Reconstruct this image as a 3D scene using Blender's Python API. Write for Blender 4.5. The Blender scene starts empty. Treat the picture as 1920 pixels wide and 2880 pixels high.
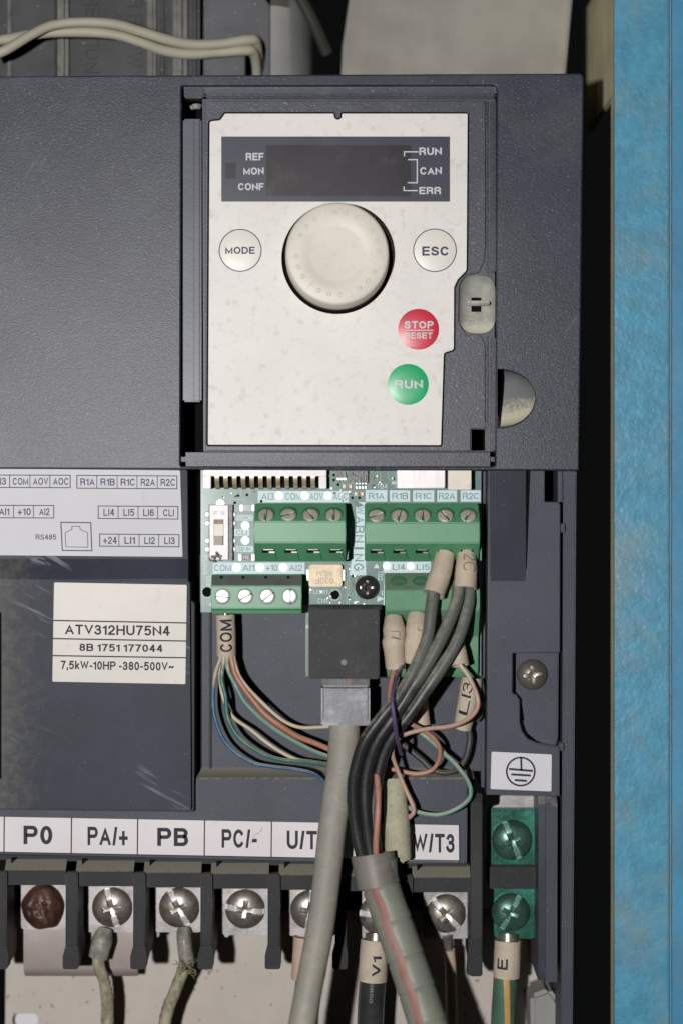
import bpy, bmesh, math, random
from mathutils import Vector, Matrix
random.seed(7)
MM = 0.001      # the scene is built at true size, in metres
K = 12.5        # photograph pixels per millimetre on the circuit board's plane
D = 450.0       # camera distance from that plane, mm

# ------------------------------------------------------------------ camera, world, light
sc = bpy.context.scene
coll = sc.collection
cd = bpy.data.cameras.new("camera")
cam = bpy.data.objects.new("camera", cd)
coll.objects.link(cam)
cam.location = (0, -D * MM, 0)
cam.rotation_euler = (math.radians(90), 0, 0)
cd.sensor_fit = 'VERTICAL'
cd.sensor_height = 36.0
cd.lens = 36.0 * D / (2880 / K)
cd.clip_start = 0.02
cd.clip_end = 10
cd.dof.use_dof = True
cd.dof.focus_distance = (D - 4) * MM
cd.dof.aperture_fstop = 6.5
sc.camera = cam
w = bpy.data.worlds.new("World")
sc.world = w
w.use_nodes = True
w.node_tree.nodes['Background'].inputs[0].default_value = (0.9, 0.95, 1, 1)
w.node_tree.nodes['Background'].inputs[1].default_value = 0.004
ld = bpy.data.lights.new("camera_flash", 'POINT')
ld.energy = 11.6
ld.shadow_soft_size = 7 * MM
ld.color = (1.0, 0.985, 0.97)
fl = bpy.data.objects.new("camera_flash", ld)
coll.objects.link(fl)
fl.location = (-102 * MM, -(D + 112) * MM, -2 * MM)   # on the camera body, behind and left of the lens
vs = sc.view_settings
vs.view_transform = 'Standard'
vs.look = 'None'
vs.exposure = 0
vs.gamma = 1
try:
    sc.cycles.use_denoising = True
    sc.cycles.max_bounces = 6
except Exception:
    pass

# ------------------------------------------------------------------ helpers: coordinates
def P(px, py, z=0.0):
    s = (D - z) / D / K
    return Vector(((px - 960) * s, -z, (1440 - py) * s)) * MM
def XY(px, py, z=0.0):
    s = (D - z) / D / K
    return ((px - 960) * s, (1440 - py) * s)
def LN(px, z=0.0):
    return px / K * (D - z) / D          # mm

def lin(c):
    c = c / 255.0
    return c / 12.92 if c <= 0.04045 else ((c + 0.055) / 1.055) ** 2.4
def C(r, g, b, k=1.0):
    return (lin(r) * k, lin(g) * k, lin(b) * k, 1)

# ------------------------------------------------------------------ helpers: materials
def M(name, col, rough=0.5, metal=0.0, spec=0.5, var=None, bump=None, dust=None, speck=None, trans=0.0, coat=0.0, stain=None, grime=None, stretch=None, scuff=None):
    m = bpy.data.materials.new(name)
    m.use_nodes = True
    nt = m.node_tree
    N, Lk = nt.nodes, nt.links
    b = N['Principled BSDF']
    b.inputs['Roughness'].default_value = rough
    b.inputs['Metallic'].default_value = metal
    b.inputs['Specular IOR Level'].default_value = spec
    b.inputs['Transmission Weight'].default_value = trans
    b.inputs['Coat Weight'].default_value = coat
    b.inputs['Coat Roughness'].default_value = 0.15
    tc = N.new('ShaderNodeTexCoord')
    vec = tc.outputs['Object']
    def mapped(scl, rot=0.0, src=None):
        mpn = N.new('ShaderNodeMapping')
        mpn.inputs['Scale'].default_value = scl
        mpn.inputs['Rotation'].default_value = (0, math.radians(rot), 0)
        Lk.new(src or tc.outputs['Object'], mpn.inputs['Vector'])
        return mpn.outputs[0]
    if stretch: vec = mapped(stretch)
    def noise(scale, detail=3, rgh=0.6):
        n = N.new('ShaderNodeTexNoise')
        n.inputs['Scale'].default_value = scale
        n.inputs['Detail'].default_value = detail
        n.inputs['Roughness'].default_value = rgh
        Lk.new(vec, n.inputs['Vector'])
        return n.outputs['Fac']
    def rng(sock, a, b_, c=0.0, d=1.0):
        r = N.new('ShaderNodeMapRange')
        r.interpolation_type = 'SMOOTHSTEP'
        r.inputs[1].default_value, r.inputs[2].default_value = a, b_
        r.inputs[3].default_value, r.inputs[4].default_value = c, d
        Lk.new(sock, r.inputs[0])
        return r.outputs[0]
    def mix(fac, a, c):
        x = N.new('ShaderNodeMix')
        x.data_type = 'RGBA'
        Lk.new(fac, x.inputs[0])
        for i, v in ((6, a), (7, c)):
            if hasattr(v, 'links'):
                Lk.new(v, x.inputs[i])
            else:
                x.inputs[i].default_value = v
        return x.outputs[2]
    def math_(op, a, c):
        x = N.new('ShaderNodeMath')
        x.operation = op
        for i, v in ((0, a), (1, c)):
            if hasattr(v, 'links'):
                Lk.new(v, x.inputs[i])
            else:
                x.inputs[i].default_value = v
        return x.outputs[0]
    cur = col
    b.inputs['Base Color'].default_value = col
    if var:
        sc_, amt = var
        lo = tuple(c * (1 - amt) for c in col[:3]) + (1,)
        hi = tuple(min(1, c * (1 + amt)) for c in col[:3]) + (1,)
        cur = mix(rng(noise(sc_, 5), 0.3, 0.7), lo, hi)
    if stain:
        scol, sscale, lo, hi, amt = stain
        cur = mix(rng(noise(sscale, 6, 0.7), lo, hi, 0, amt), cur, scol)
    if scuff:      # thin rubbed streaks inside a few patches
        ucol, uscale, urot, thr = scuff
        base_vec = vec
        vec = mapped((1, 1, 0.07), 0, mapped((1, 1, 1), urot))
        st_ = rng(noise(uscale, 4, 0.7), thr, thr + 0.10)
        vec = base_vec
        pt_ = rng(noise(34, 2), 0.54, 0.66, 0, 0.75)
        cur = mix(math_('MULTIPLY', st_, pt_), cur, ucol)
    if grime:      # dust that clings to the upper length and is rubbed off lower down (local height, metres)
        gcol, gax, g0, g1 = grime
        sp = N.new('ShaderNodeSeparateXYZ')
        Lk.new(tc.outputs['Object'], sp.inputs[0])
        axis = math_('MULTIPLY', sp.outputs['X'], -1.0) if gax == 'x' else sp.outputs['Z']
        hgt = math_('ADD', axis, math_('MULTIPLY', noise(140 if gax != 'x' else 420, 6, 0.75), 0.03))
        cur = mix(rng(hgt, g0 + 0.015, g1 + 0.015, 0.05 if gax != 'x' else 0.0, 0.95 if gax != 'x' else 0.65), cur, gcol)
    dfac = None
    if dust:
        dcol, amt, mode, sc_ = dust
        n = noise(sc_, 6, 0.7)
        if mode == 'up':
            g = N.new('ShaderNodeNewGeometry')
            s = N.new('ShaderNodeSeparateXYZ')
            Lk.new(g.outputs['Normal'], s.inputs[0])
            t = math_('ADD', math_('MULTIPLY', s.outputs['Z'], 0.75), math_('MULTIPLY', n, 0.55))
            dfac = rng(t, 0.88 - amt, 1.24 - amt)
        else:
            dfac = rng(n, 0.75 - amt * 0.5, 0.95 - amt * 0.3, 0, min(1, amt + 0.25))
        cur = mix(dfac, cur, dcol)
        Lk.new(rng(dfac, 0, 1, rough, 0.9), b.inputs['Roughness'])
    if speck:
        scol, sscale, thr = speck
        cur = mix(rng(noise(sscale, 1, 0.5), thr, thr + 0.05), cur, scol)
    if hasattr(cur, 'links'):
        Lk.new(cur, b.inputs['Base Color'])
    if bump:
        bs, st = bump
        bn = N.new('ShaderNodeBump')
        bn.inputs['Strength'].default_value = st
        bn.inputs['Distance'].default_value = 0.0002
        Lk.new(noise(bs, 3), bn.inputs['Height'])
        Lk.new(bn.outputs[0], b.inputs['Normal'])
    return m

DUST = C(146, 142, 130)
DUSTY = C(186, 178, 150)
m_cover = M("cover_plastic", C(42, 46, 60), 0.38, spec=0.46, var=(60, 0.14), bump=(3600, 0.26), dust=(DUST, 0.16, 'up', 700), speck=(C(104, 106, 116), 2600, 0.69), stain=(C(88, 89, 92), 46, 0.44, 0.74, 0.36), scuff=(C(100, 102, 108), 420, -30, 0.60))  # pale specks: dust points plus painted sparkle of the flash glare
m_keyframe = M("keypad_frame_plastic", C(60, 62, 74), 0.42, var=(90, 0.12), bump=(2400, 0.25), dust=(DUST, 0.14, 'up', 700), speck=(C(140, 140, 150), 2400, 0.70), stain=(C(92, 92, 96), 140, 0.5, 0.75, 0.4))
m_flap = M("flap_plastic", C(46, 50, 63), 0.5, spec=0.2, var=(50, 0.2), bump=(2600, 0.12), dust=(C(100, 98, 88), 0.14, 'all', 38), speck=(C(110, 110, 110), 2200, 0.74), scuff=(C(136, 138, 144), 380, 62, 0.54), grime=(C(108, 105, 92), 'x', 0.0515, 0.070))
m_house = M("housing_plastic", C(66, 69, 80), 0.5, spec=0.28, var=(60, 0.12), bump=(2600, 0.2), dust=(DUST, 0.28, 'up', 900), speck=(C(140, 140, 138), 2200, 0.74), stain=(C(88, 88, 88), 90, 0.5, 0.75, 0.35))
m_shroud = M("shroud_plastic", C(34, 35, 38), 0.55, spec=0.3, var=(80, 0.2), bump=(2200, 0.25), dust=(C(98, 96, 86), 0.26, 'up', 1300), speck=(C(90, 90, 80), 2200, 0.75), stain=(C(62, 62, 58), 200, 0.5, 0.75, 0.5))
m_rail = M("rail_plastic", C(72, 76, 88), 0.4, var=(90, 0.15), bump=(1200, 0.1), dust=(DUST, 0.1, 'up', 200))
m_bar = M("dusty_bar_plastic", C(40, 41, 44), 0.6, spec=0.3, var=(80, 0.2), bump=(2200, 0.25), dust=(C(118, 115, 104), 0.42, 'up', 1300), speck=(C(100, 100, 92), 2200, 0.74))
m_dish = M("dusty_recess_plastic", C(104, 106, 108), 0.6, var=(200, 0.15), dust=(C(196, 192, 168), 0.66, 'up', 1400))
m_black = M("void_shade_black", C(14, 14, 15), 0.8, spec=0.1)  # near-black colour puts the shade of holes and gaps into the surface
m_cream = M("keypad_cream_plastic", C(226, 223, 217), 0.46, spec=0.4, var=(45, 0.04), bump=(1400, 0.08), stain=(C(166, 158, 146), 420, 0.50, 0.80, 0.55), dust=(C(194, 188, 178), 0.2, 'all', 100))
m_knob = M("knob_plastic", C(214, 209, 196), 0.45, var=(80, 0.04), bump=(1200, 0.06), stain=(C(152, 142, 120), 520, 0.54, 0.84, 0.5))
m_key = M("key_plastic", C(228, 223, 214), 0.4, var=(80, 0.03), stain=(C(176, 168, 154), 300, 0.58, 0.85, 0.35))
m_red = M("red_key_plastic", C(206, 42, 66), 0.35, var=(300, 0.06))
m_green = M("green_key_plastic", C(30, 172, 108), 0.35, var=(300, 0.05))
m_ink = M("navy_ink", C(48, 48, 84), 0.6)
m_inkb = M("black_ink", C(36, 36, 46), 0.7)
m_faint = M("faded_ink", C(122, 114, 104), 0.7)
m_inkw = M("white_ink", C(205, 202, 205), 0.5)
m_inkg = M("green_gap_ink", C(84, 122, 112), 0.5)
m_disp = M("display_film", C(64, 66, 80), 0.3, var=(150, 0.08), stain=(C(96, 94, 98), 110, 0.55, 0.8, 0.4))
m_disp2 = M("display_window", C(52, 48, 54), 0.28, var=(120, 0.15), stain=(C(88, 80, 84), 150, 0.52, 0.75, 0.6))
m_label = M("white_label", C(212, 211, 216), 0.6, spec=0.25, var=(60, 0.03), stain=(C(150, 146, 142), 150, 0.62, 0.85, 0.4))
m_label2 = M("grey_label", C(198, 191, 184), 0.42, spec=0.45, var=(40, 0.06), bump=(45, 0.8), stain=(C(130, 116, 104), 330, 0.56, 0.85, 0.5), dust=(C(150, 138, 126), 0.10, 'all', 70))
m_strip = M("strip_label", C(212, 206, 208), 0.45, var=(60, 0.04), stain=(C(150, 144, 142), 160, 0.6, 0.85, 0.4))
m_pcb = M("board_resist", C(68, 106, 99), 0.42, spec=0.5, var=(150, 0.18), bump=(1600, 0.05), coat=0.12, stain=(C(124, 150, 144), 170, 0.48, 0.8, 0.45))
m_silk = M("board_silkscreen", C(192, 214, 220), 0.45, var=(300, 0.06), stain=(C(130, 150, 146), 500, 0.6, 0.8, 0.5))
m_trace = M("board_trace", C(128, 158, 138), 0.4)
m_pad = M("test_pad", (0.93, 0.93, 0.95, 1), 0.3, spec=0.9)  # near-white base imitates the blown-out reflection off the solder
m_block = M("terminal_green", C(82, 146, 106), 0.42, var=(140, 0.07), bump=(1500, 0.06), stain=(C(60, 104, 74), 300, 0.58, 0.8, 0.4))
m_blockd = M("terminal_dusty_green", C(88, 140, 106), 0.6, var=(140, 0.1), dust=(C(110, 116, 96), 0.22, 'up', 300), stain=(C(120, 128, 108), 260, 0.5, 0.75, 0.6))
m_blockg = M("terminal_grey_dust", C(86, 92, 86), 0.8, var=(300, 0.15), bump=(2000, 0.2))
m_screw = M("bright_screw_steel", C(206, 204, 206), 0.35, metal=0.45, var=(400, 0.12))
m_screwd = M("dull_screw_steel", C(182, 172, 160), 0.5, metal=0.15, var=(400, 0.12))
m_steel = M("terminal_screw_steel", C(166, 158, 150), 0.36, metal=0.78, var=(500, 0.2), bump=(500, 0.3), stain=(C(74, 66, 56), 260, 0.45, 0.75, 0.75))
m_slot = M("pale_slot_steel", C(206, 202, 202), 0.4, metal=0.2, var=(600, 0.2), stain=(C(110, 104, 98), 500, 0.52, 0.75, 0.6))  # pale slot floor; also the painted lit half of split slots
m_clamp = M("clamp_nickel", C(156, 151, 151), 0.42, metal=0.5, var=(300, 0.18), bump=(1500, 0.1), stain=(C(100, 93, 90), 200, 0.46, 0.75, 0.65))
m_gclamp = M("green_passivated_clamp", C(46, 112, 96), 0.34, metal=0.55, var=(200, 0.35), bump=(900, 0.25), stain=(C(24, 56, 46), 170, 0.38, 0.68, 0.8))
m_gscrew = M("green_tinged_screw", C(82, 116, 104), 0.36, metal=0.6, var=(300, 0.25), bump=(700, 0.2), stain=(C(44, 74, 64), 260, 0.45, 0.72, 0.7))
m_gslot = M("green_tinged_slot", C(112, 158, 142), 0.4, metal=0.2, var=(300, 0.2))
m_bscrew = M("black_screw_steel", C(92, 88, 88), 0.3, metal=0.7, var=(300, 0.15))
m_brscrew = M("bronze_screw_steel", C(132, 124, 116), 0.4, metal=0.6, var=(300, 0.15), stain=(C(90, 84, 76), 300, 0.5, 0.75, 0.5))
m_busbar = M("busbar_plate", C(166, 154, 149), 0.5, metal=0.2, var=(120, 0.07), bump=(1800, 0.15), stain=(C(140, 124, 116), 200, 0.5, 0.75, 0.4))
m_wax = M("sealing_wax", C(76, 48, 39), 0.46, var=(170, 0.5), bump=(500, 0.25), stain=(C(120, 104, 100), 170, 0.48, 0.7, 0.7))
m_plate = M("mounting_plate_paint", C(182, 172, 164), 0.5, var=(120, 0.04), bump=(1800, 0.12), speck=(C(120, 100, 84), 900, 0.72))
m_fan = M("fan_plastic", C(60, 60, 63), 0.6, var=(100, 0.25), bump=(1500, 0.3), dust=(C(112, 110, 102), 0.2, 'all', 110), speck=(C(190, 190, 186), 1500, 0.75))
m_rib = M("dusty_rib", C(112, 111, 106), 0.7, var=(300, 0.2), bump=(1500, 0.3), stain=(C(70, 70, 72), 240, 0.48, 0.7, 0.6))
m_strut = M("dark_strut", C(48, 48, 42), 0.7)
m_fan2 = M("fan_dusty_plastic", C(84, 84, 88), 0.6, var=(100, 0.2), bump=(1500, 0.3), dust=(C(140, 140, 132), 0.3, 'all', 110), speck=(C(170, 170, 166), 1500, 0.74))
m_fan3 = M("fan_grey_dust", C(142, 142, 140), 0.7, var=(60, 0.1), dust=(C(160, 156, 140), 0.15, 'up', 150))
m_duct = M("duct_grey", C(152, 147, 138), 0.75, var=(45, 0.16), bump=(300, 0.15))
m_inner = M("dusty_cream_paint", C(206, 200, 160), 0.9, var=(60, 0.14), stain=(C(170, 160, 100), 80, 0.55, 0.75, 0.5))
m_blue = M("blue_enamel", C(80, 149, 178), 0.36, spec=0.5, var=(260, 0.13), bump=(560, 0.8), stain=(C(130, 146, 146), 60, 0.44, 0.72, 0.65))
m_blue2 = M("blue_enamel_edge", C(72, 142, 180), 0.42, var=(80, 0.12), bump=(400, 0.4), stain=(C(108, 138, 148), 70, 0.46, 0.75, 0.5))
m_sleeve = M("marker_sleeve", C(192, 178, 158), 0.7, var=(260, 0.10), bump=(700, 0.35), stain=(C(124, 108, 90), 320, 0.5, 0.8, 0.55))
m_lock = M("pale_recess_plastic", C(150, 150, 142), 0.55, var=(240, 0.2), dust=(C(206, 202, 182), 0.60, 'up', 1400))
m_worn = M("worn_paint_edge", C(124, 144, 146), 0.8, spec=0.2, var=(200, 0.2), stain=(C(80, 146, 180), 200, 0.44, 0.62, 0.9), stretch=(1, 1, 0.5))
m_sleevep = M("marker_sleeve_pink", C(190, 166, 148), 0.6, var=(200, 0.07), bump=(900, 0.15), stain=(C(110, 80, 70), 260, 0.58, 0.8, 0.5))
m_roll = M("dusty_roll", C(174, 170, 146), 0.9, var=(260, 0.12), bump=(900, 0.4), stain=(C(104, 100, 88), 900, 0.52, 0.74, 0.6))
m_jack = M("jack_black", C(52, 52, 54), 0.6, spec=0.3, var=(100, 0.2), bump=(2200, 0.3), dust=(C(120, 116, 108), 0.08, 'up', 200), speck=(C(100, 100, 98), 2200, 0.72), stain=(C(84, 82, 80), 150, 0.5, 0.75, 0.5))
m_plug = M("frosted_plug", C(96, 96, 102), 0.38, spec=0.6, var=(130, 0.25), stain=(C(176, 176, 182), 90, 0.45, 0.68, 0.75), bump=(300, 0.2))
m_plugd = M("plug_clear_dark", C(84, 84, 90), 0.2, spec=0.7, var=(300, 0.3))
m_cable = M("grey_cable_jacket", C(146, 142, 133), 0.6, var=(60, 0.06), stain=(C(172, 168, 148), 160, 0.45, 0.7, 0.6), bump=(900, 0.08), speck=(C(122, 120, 108), 2400, 0.68))
m_wrap = M("grey_wrap_plastic", C(128, 130, 118), 0.5, var=(90, 0.08), dust=(C(152, 150, 124), 0.18, 'up', 150), bump=(700, 0.12))
m_wrapd = M("grey_wrap_collar", C(124, 120, 112), 0.5, var=(120, 0.15), dust=(C(160, 156, 130), 0.2, 'up', 150), stain=(C(74, 66, 62), 120, 0.52, 0.7, 0.6))
m_red_stripe = M("red_core", C(150, 104, 94), 0.6, var=(200, 0.15), stain=(C(140, 128, 114), 200, 0.42, 0.7, 0.7))
m_leadw = M("white_lead", C(170, 166, 148), 0.6, var=(120, 0.06), dust=(C(184, 178, 152), 0.2, 'all', 150), bump=(1200, 0.15))
m_tin = M("tinned_metal", C(150, 146, 138), 0.35, metal=0.7, var=(500, 0.3))
m_gold = M("contact_gold", C(206, 188, 160), 0.35, metal=0.4, var=(500, 0.2))
m_white = M("white_nylon", C(224, 222, 222), 0.4, var=(400, 0.05), bump=(1500, 0.1))
m_can = M("metal_can", C(196, 188, 190), 0.4, metal=0.3, var=(500, 0.1), stretch=(1, 1, .1))
m_creamc = M("cream_component", C(224, 214, 200), 0.45, var=(300, 0.04))
m_fuse = M("fuse_body", C(176, 158, 126), 0.4, metal=0.15, var=(300, 0.2), stain=(C(120, 100, 74), 400, 0.5, 0.75, 0.5))
m_chip = M("chip_epoxy", C(40, 40, 44), 0.35, bump=(1800, 0.4))
m_cap = M("chip_capacitor", C(150, 112, 84), 0.5)
m_beige = M("beige_slider", C(160, 150, 138), 0.5)
def wire_mat(name, col, dustamt=0.22, dcol=DUSTY, rough=0.45):
    return M(name, col, rough, var=(200, 0.1), dust=(dcol, dustamt, 'up', 1600), bump=(1500, 0.15), stain=(dcol, 420, 0.50, 0.78, 0.45), grime=(dcol, 'z', 0.006, 0.014))
m_wblue = wire_mat("blue_wire", C(24, 88, 128), 0.28)
m_wgreen = wire_mat("green_wire", C(28, 104, 88), 0.26)
m_wteal = wire_mat("teal_wire", C(92, 140, 128), 0.42)
m_wwhite = wire_mat("white_wire", C(196, 182, 158), 0.2)
m_worange = wire_mat("orange_wire", C(172, 112, 88), 0.26, C(172, 152, 130))
m_wpink = wire_mat("pink_wire", C(186, 146, 130), 0.3, C(196, 180, 160))
m_wsalmon = wire_mat("salmon_wire", C(174, 120, 102), 0.26, C(186, 160, 142))
m_wpurple = wire_mat("purple_wire", C(70, 52, 98), 0.05)
m_wblack = M("black_wire", C(34, 34, 38), 0.42, var=(120, 0.25), dust=(C(150, 147, 130), 0.42, 'up', 500), bump=(1200, 0.2), stain=(C(70, 70, 68), 240, 0.5, 0.75, 0.6), grime=(C(100, 101, 97), 0.10, 0.000, 0.016))
m_wblack2 = M("black_thin_wire", C(66, 66, 66), 0.5, dust=(C(120, 118, 108), 0.2, 'up', 300))
m_wearth = M("earth_green_wire", C(70, 104, 84), 0.5, var=(200, 0.2), bump=(900, 0.2), dust=(C(140, 140, 112), 0.1, 'all', 300))
m_wearthy = M("earth_yellow_stripe", C(196, 150, 88), 0.5, var=(200, 0.1))
m_wdusty = M("dust_caked_wire", C(140, 134, 110), 0.95, var=(700, 0.3), bump=(1300, 0.9), stain=(C(180, 174, 148), 500, 0.42, 0.62, 0.7), stretch=(1, 1, 0.5))
m_heat = M("heat_shrink_black", C(52, 52, 54), 0.3, var=(120, 0.15), dust=(C(110, 108, 104), 0.12, 'all', 150), stain=(C(96, 95, 92), 200, 0.5, 0.75, 0.4))
m_lug = M("lug_sleeve", C(116, 115, 108), 0.45, var=(200, 0.3), bump=(400, 0.4), stain=(C(168, 166, 146), 300, 0.42, 0.65, 0.7))

# ------------------------------------------------------------------ helpers: objects
ORG = {}
def root(name, label, cat, at, group=None):
    o = bpy.data.objects.new(name, None)
    o.empty_display_size = 0.005
    coll.objects.link(o)
    o.location = at
    ORG[o.name] = Vector(at)
    o['label'] = label
    o['category'] = cat
    if group: o['group'] = group
    return o
def put(name, src, mat, parent=None, angle=35, label=None, cat=None, group=None, kind=None):
    """links a bmesh builder or mesh (world metres) as one object"""
    if isinstance(src, B):
        me = src.mesh(name)
    else:
        me = src
        me.name = name
    if parent is not None:
        off = ORG[parent.name]
    else:
        vs_ = [v.co for v in me.vertices]
        off = Vector([(min(v[i] for v in vs_) + max(v[i] for v in vs_)) / 2 for i in range(3)])
    me.transform(Matrix.Translation(-off))
    o = bpy.data.objects.new(name, me)
    coll.objects.link(o)
    me.materials.clear()
    me.materials.append(mat)
    if parent is not None:
        o.parent = parent
    else:
        o.location = off
    ORG[o.name] = off
    if angle:
        for p in me.polygons: p.use_smooth = True
        me.set_sharp_from_angle(angle=math.radians(angle))
    if label: o['label'] = label
    if cat: o['category'] = cat
    if group: o['group'] = group
    if kind: o['kind'] = kind
    return o

def catmull(pts, n=8):
    pts = [Vector(p) for p in pts]
    if len(pts) < 3:
        return [pts[0].lerp(pts[-1], i / n) for i in range(n + 1)]
    out = []
    for i in range(len(pts) - 1):
        p0 = pts[i - 1] if i else pts[0] * 2 - pts[1]
        p1, p2 = pts[i], pts[i + 1]
        p3 = pts[i + 2] if i + 2 < len(pts) else pts[-1] * 2 - pts[-2]
        for k in range(n):
            t = k / n
            out.append(0.5 * ((2 * p1) + (p2 - p0) * t + (2 * p0 - 5 * p1 + 4 * p2 - p3) * t * t + (3 * p1 - p0 - 3 * p2 + p3) * t ** 3))
    out.append(pts[-1])
    return out
def frames(path):
    T = []
    for i in range(len(path)):
        a, b = path[max(0, i - 1)], path[min(len(path) - 1, i + 1)]
        T.append((b - a).normalized())
    n = Vector((0, -1, 0))
    n = (n - T[0] * n.dot(T[0])).normalized()
    F = []
    for t in T:
        n = (n - t * n.dot(t)).normalized()
        F.append((t, n, t.cross(n)))
    return F

class B:
    def __init__(self): self.bm = bmesh.new()
    def mesh(self, name):
        bmesh.ops.recalc_face_normals(self.bm, faces=self.bm.faces)
        me = bpy.data.meshes.new(name)
        self.bm.to_mesh(me)
        self.bm.free()
        return me
    def prism(self, pts, zt, zb, bev=0.0, grow=0.0, seg=2):
        """outline in photo pixels on its front plane zt, going straight back to zb"""
        bm = self.bm
        f = [bm.verts.new(P(x, y, zt)) for x, y in pts]
        b = [bm.verts.new(Vector((v.co.x, -zb * MM, v.co.z))) for v in f]
        n = len(f)
        faces = [bm.faces.new(f), bm.faces.new(b[::-1])]
        for i in range(n):
            faces.append(bm.faces.new([f[i], b[i], b[(i + 1) % n], f[(i + 1) % n]]))
        if bev:
            bs = set(b)
            ed = {e for fc in faces for e in fc.edges if not (e.verts[0] in bs and e.verts[1] in bs)}
            bmesh.ops.bevel(bm, geom=list(ed), offset=bev * MM, segments=seg, affect='EDGES', clamp_overlap=True)
        return self
    def box(self, x0, y0, x1, y1, zt, zb, bev=0.0, seg=2):
        return self.prism([(x0, y0), (x1, y0), (x1, y1), (x0, y1)], zt, zb, bev, seg=seg)
    def wedge(self, x0, y0, x1, y1, zt0, zt1, zb, bev=0.0):
        """a box whose front leans: zt0 along the top edge, zt1 along the bottom edge"""
        bm = self.bm
        f = [bm.verts.new(P(x0, y0, zt0)), bm.verts.new(P(x1, y0, zt0)), bm.verts.new(P(x1, y1, zt1)), bm.verts.new(P(x0, y1, zt1))]
        b = [bm.verts.new(Vector((v.co.x, -zb * MM, v.co.z))) for v in f]
        fs = [bm.faces.new(f), bm.faces.new(b[::-1])]
        for i in range(4):
            fs.append(bm.faces.new([f[i], b[i], b[(i + 1) % 4], f[(i + 1) % 4]]))
        if bev:
            bs = set(b)
            ed = {e for fc in fs for e in fc.edges if not (e.verts[0] in bs and e.verts[1] in bs)}
            bmesh.ops.bevel(bm, geom=list(ed), offset=bev * MM, segments=2, affect='EDGES')
        return self
    def profile(self, x0, x1, yz, zref):
        """a side profile [(py, z), ...] (pixels measured at depth z) swept from x0 to x1 (pixels at depth zref)"""
        bm = self.bm
        xa, xb = P(x0, 1440, zref).x, P(x1, 1440, zref).x
        A = [bm.verts.new(Vector((xa, -z * MM, P(960, y, z).z))) for y, z in yz]
        Bv = [bm.verts.new(Vector((xb, v.co.y, v.co.z))) for v in A]
        n = len(A)
        bm.faces.new(A)
        bm.faces.new(Bv[::-1])
        for i in range(n):
            bm.faces.new([A[i], Bv[i], Bv[(i + 1) % n], A[(i + 1) % n]])
        return self
    def quad(self, pts):
        self.bm.faces.new([self.bm.verts.new(P(*p)) for p in pts])
        return self
    def lathe(self, px, py, z, prof, seg=48, sx=1.0, sy=1.0, tilt=None):
        """profile [(radius mm, height mm above z)] about the line of sight axis at (px, py)"""
        bm = self.bm
        c = P(px, py, z)
        R = Matrix.Identity(3) if tilt is None else Matrix.Rotation(math.radians(tilt), 3, 'X')
        rings = []
        for r, h in prof:
            if r < 1e-6:
                rings.append([bm.verts.new(c + R @ Vector((0, -h * MM, 0)))])
            else:
                rings.append([bm.verts.new(c + R @ Vector((r * sx * math.cos(2 * math.pi * i / seg) * MM, -h * MM, r * sy * math.sin(2 * math.pi * i / seg) * MM))) for i in range(seg)])
        for a, b in zip(rings, rings[1:]):
            for i in range(seg):
                j = (i + 1) % seg
                if len(a) == 1 and len(b) == 1: continue
                if len(a) == 1: bm.faces.new([a[0], b[i], b[j]])
                elif len(b) == 1: bm.faces.new([a[i], b[0], a[j]])
                else: bm.faces.new([a[i], b[i], b[j], a[j]])
        return self
    def disc(self, px, py, rpx, zt, zb, seg=32):
        r = LN(rpx, zt)
        return self.lathe(px, py, zt, [(0, 0), (r, 0), (r, zb - zt)], seg)
    def ring(self, px, py, r0, r1, z, seg=40):
        return self.lathe(px, py, z, [(LN(r0, z), 0), (LN(r1, z), 0)], seg)
    def tube(self, pts, r, seg=12, n=8, hollow=None, lump=0.0, flat=None, px_pts=True):
        """a round tube through points (px, py, z); r in mm, or a list of radii spread along it"""
        bm = self.bm
        path = catmull([P(*p) for p in pts] if px_pts else pts, n)
        F = frames(path)
        rr = r if isinstance(r, (list, tuple)) else [r, r]
        def rad(i):
            t = i / (len(path) - 1) * (len(rr) - 1)
            k = min(int(t), len(rr) - 2)
            return (rr[k] + (rr[k + 1] - rr[k]) * (t - k)) * MM
        def rings(dr):
            out = []
            for i, (p, (t, a, b)) in enumerate(zip(path, F)):
                ring = []
                for k in range(seg):
                    an = 2 * math.pi * k / seg
                    q = rad(i) + dr * MM
                    if lump: q *= 1 + lump * (random.random() - 0.5)
                    fa = flat if flat else 1.0
                    ring.append(bm.verts.new(p + (a * math.cos(an) * fa + b * math.sin(an)) * q))
                out.append(ring)
            return out
        o = rings(0)
        for a, b in zip(o, o[1:]):
            for k in range(seg):
                bm.faces.new([a[k], a[(k + 1) % seg], b[(k + 1) % seg], b[k]])
        if hollow:
            i_ = rings(-hollow)
            for a, b in zip(i_, i_[1:]):
                for k in range(seg):
                    bm.faces.new([a[k], b[k], b[(k + 1) % seg], a[(k + 1) % seg]])
            for oo, ii in ((o[0], i_[0]), (o[-1], i_[-1])):
                for k in range(seg):
                    bm.faces.new([oo[k], ii[k], ii[(k + 1) % seg], oo[(k + 1) % seg]])
        else:
            bm.faces.new(o[0][::-1])
            bm.faces.new(o[-1])
        return self
    def add(self, me):
        self.bm.from_mesh(me)
        bpy.data.meshes.remove(me)
        return self

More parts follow.
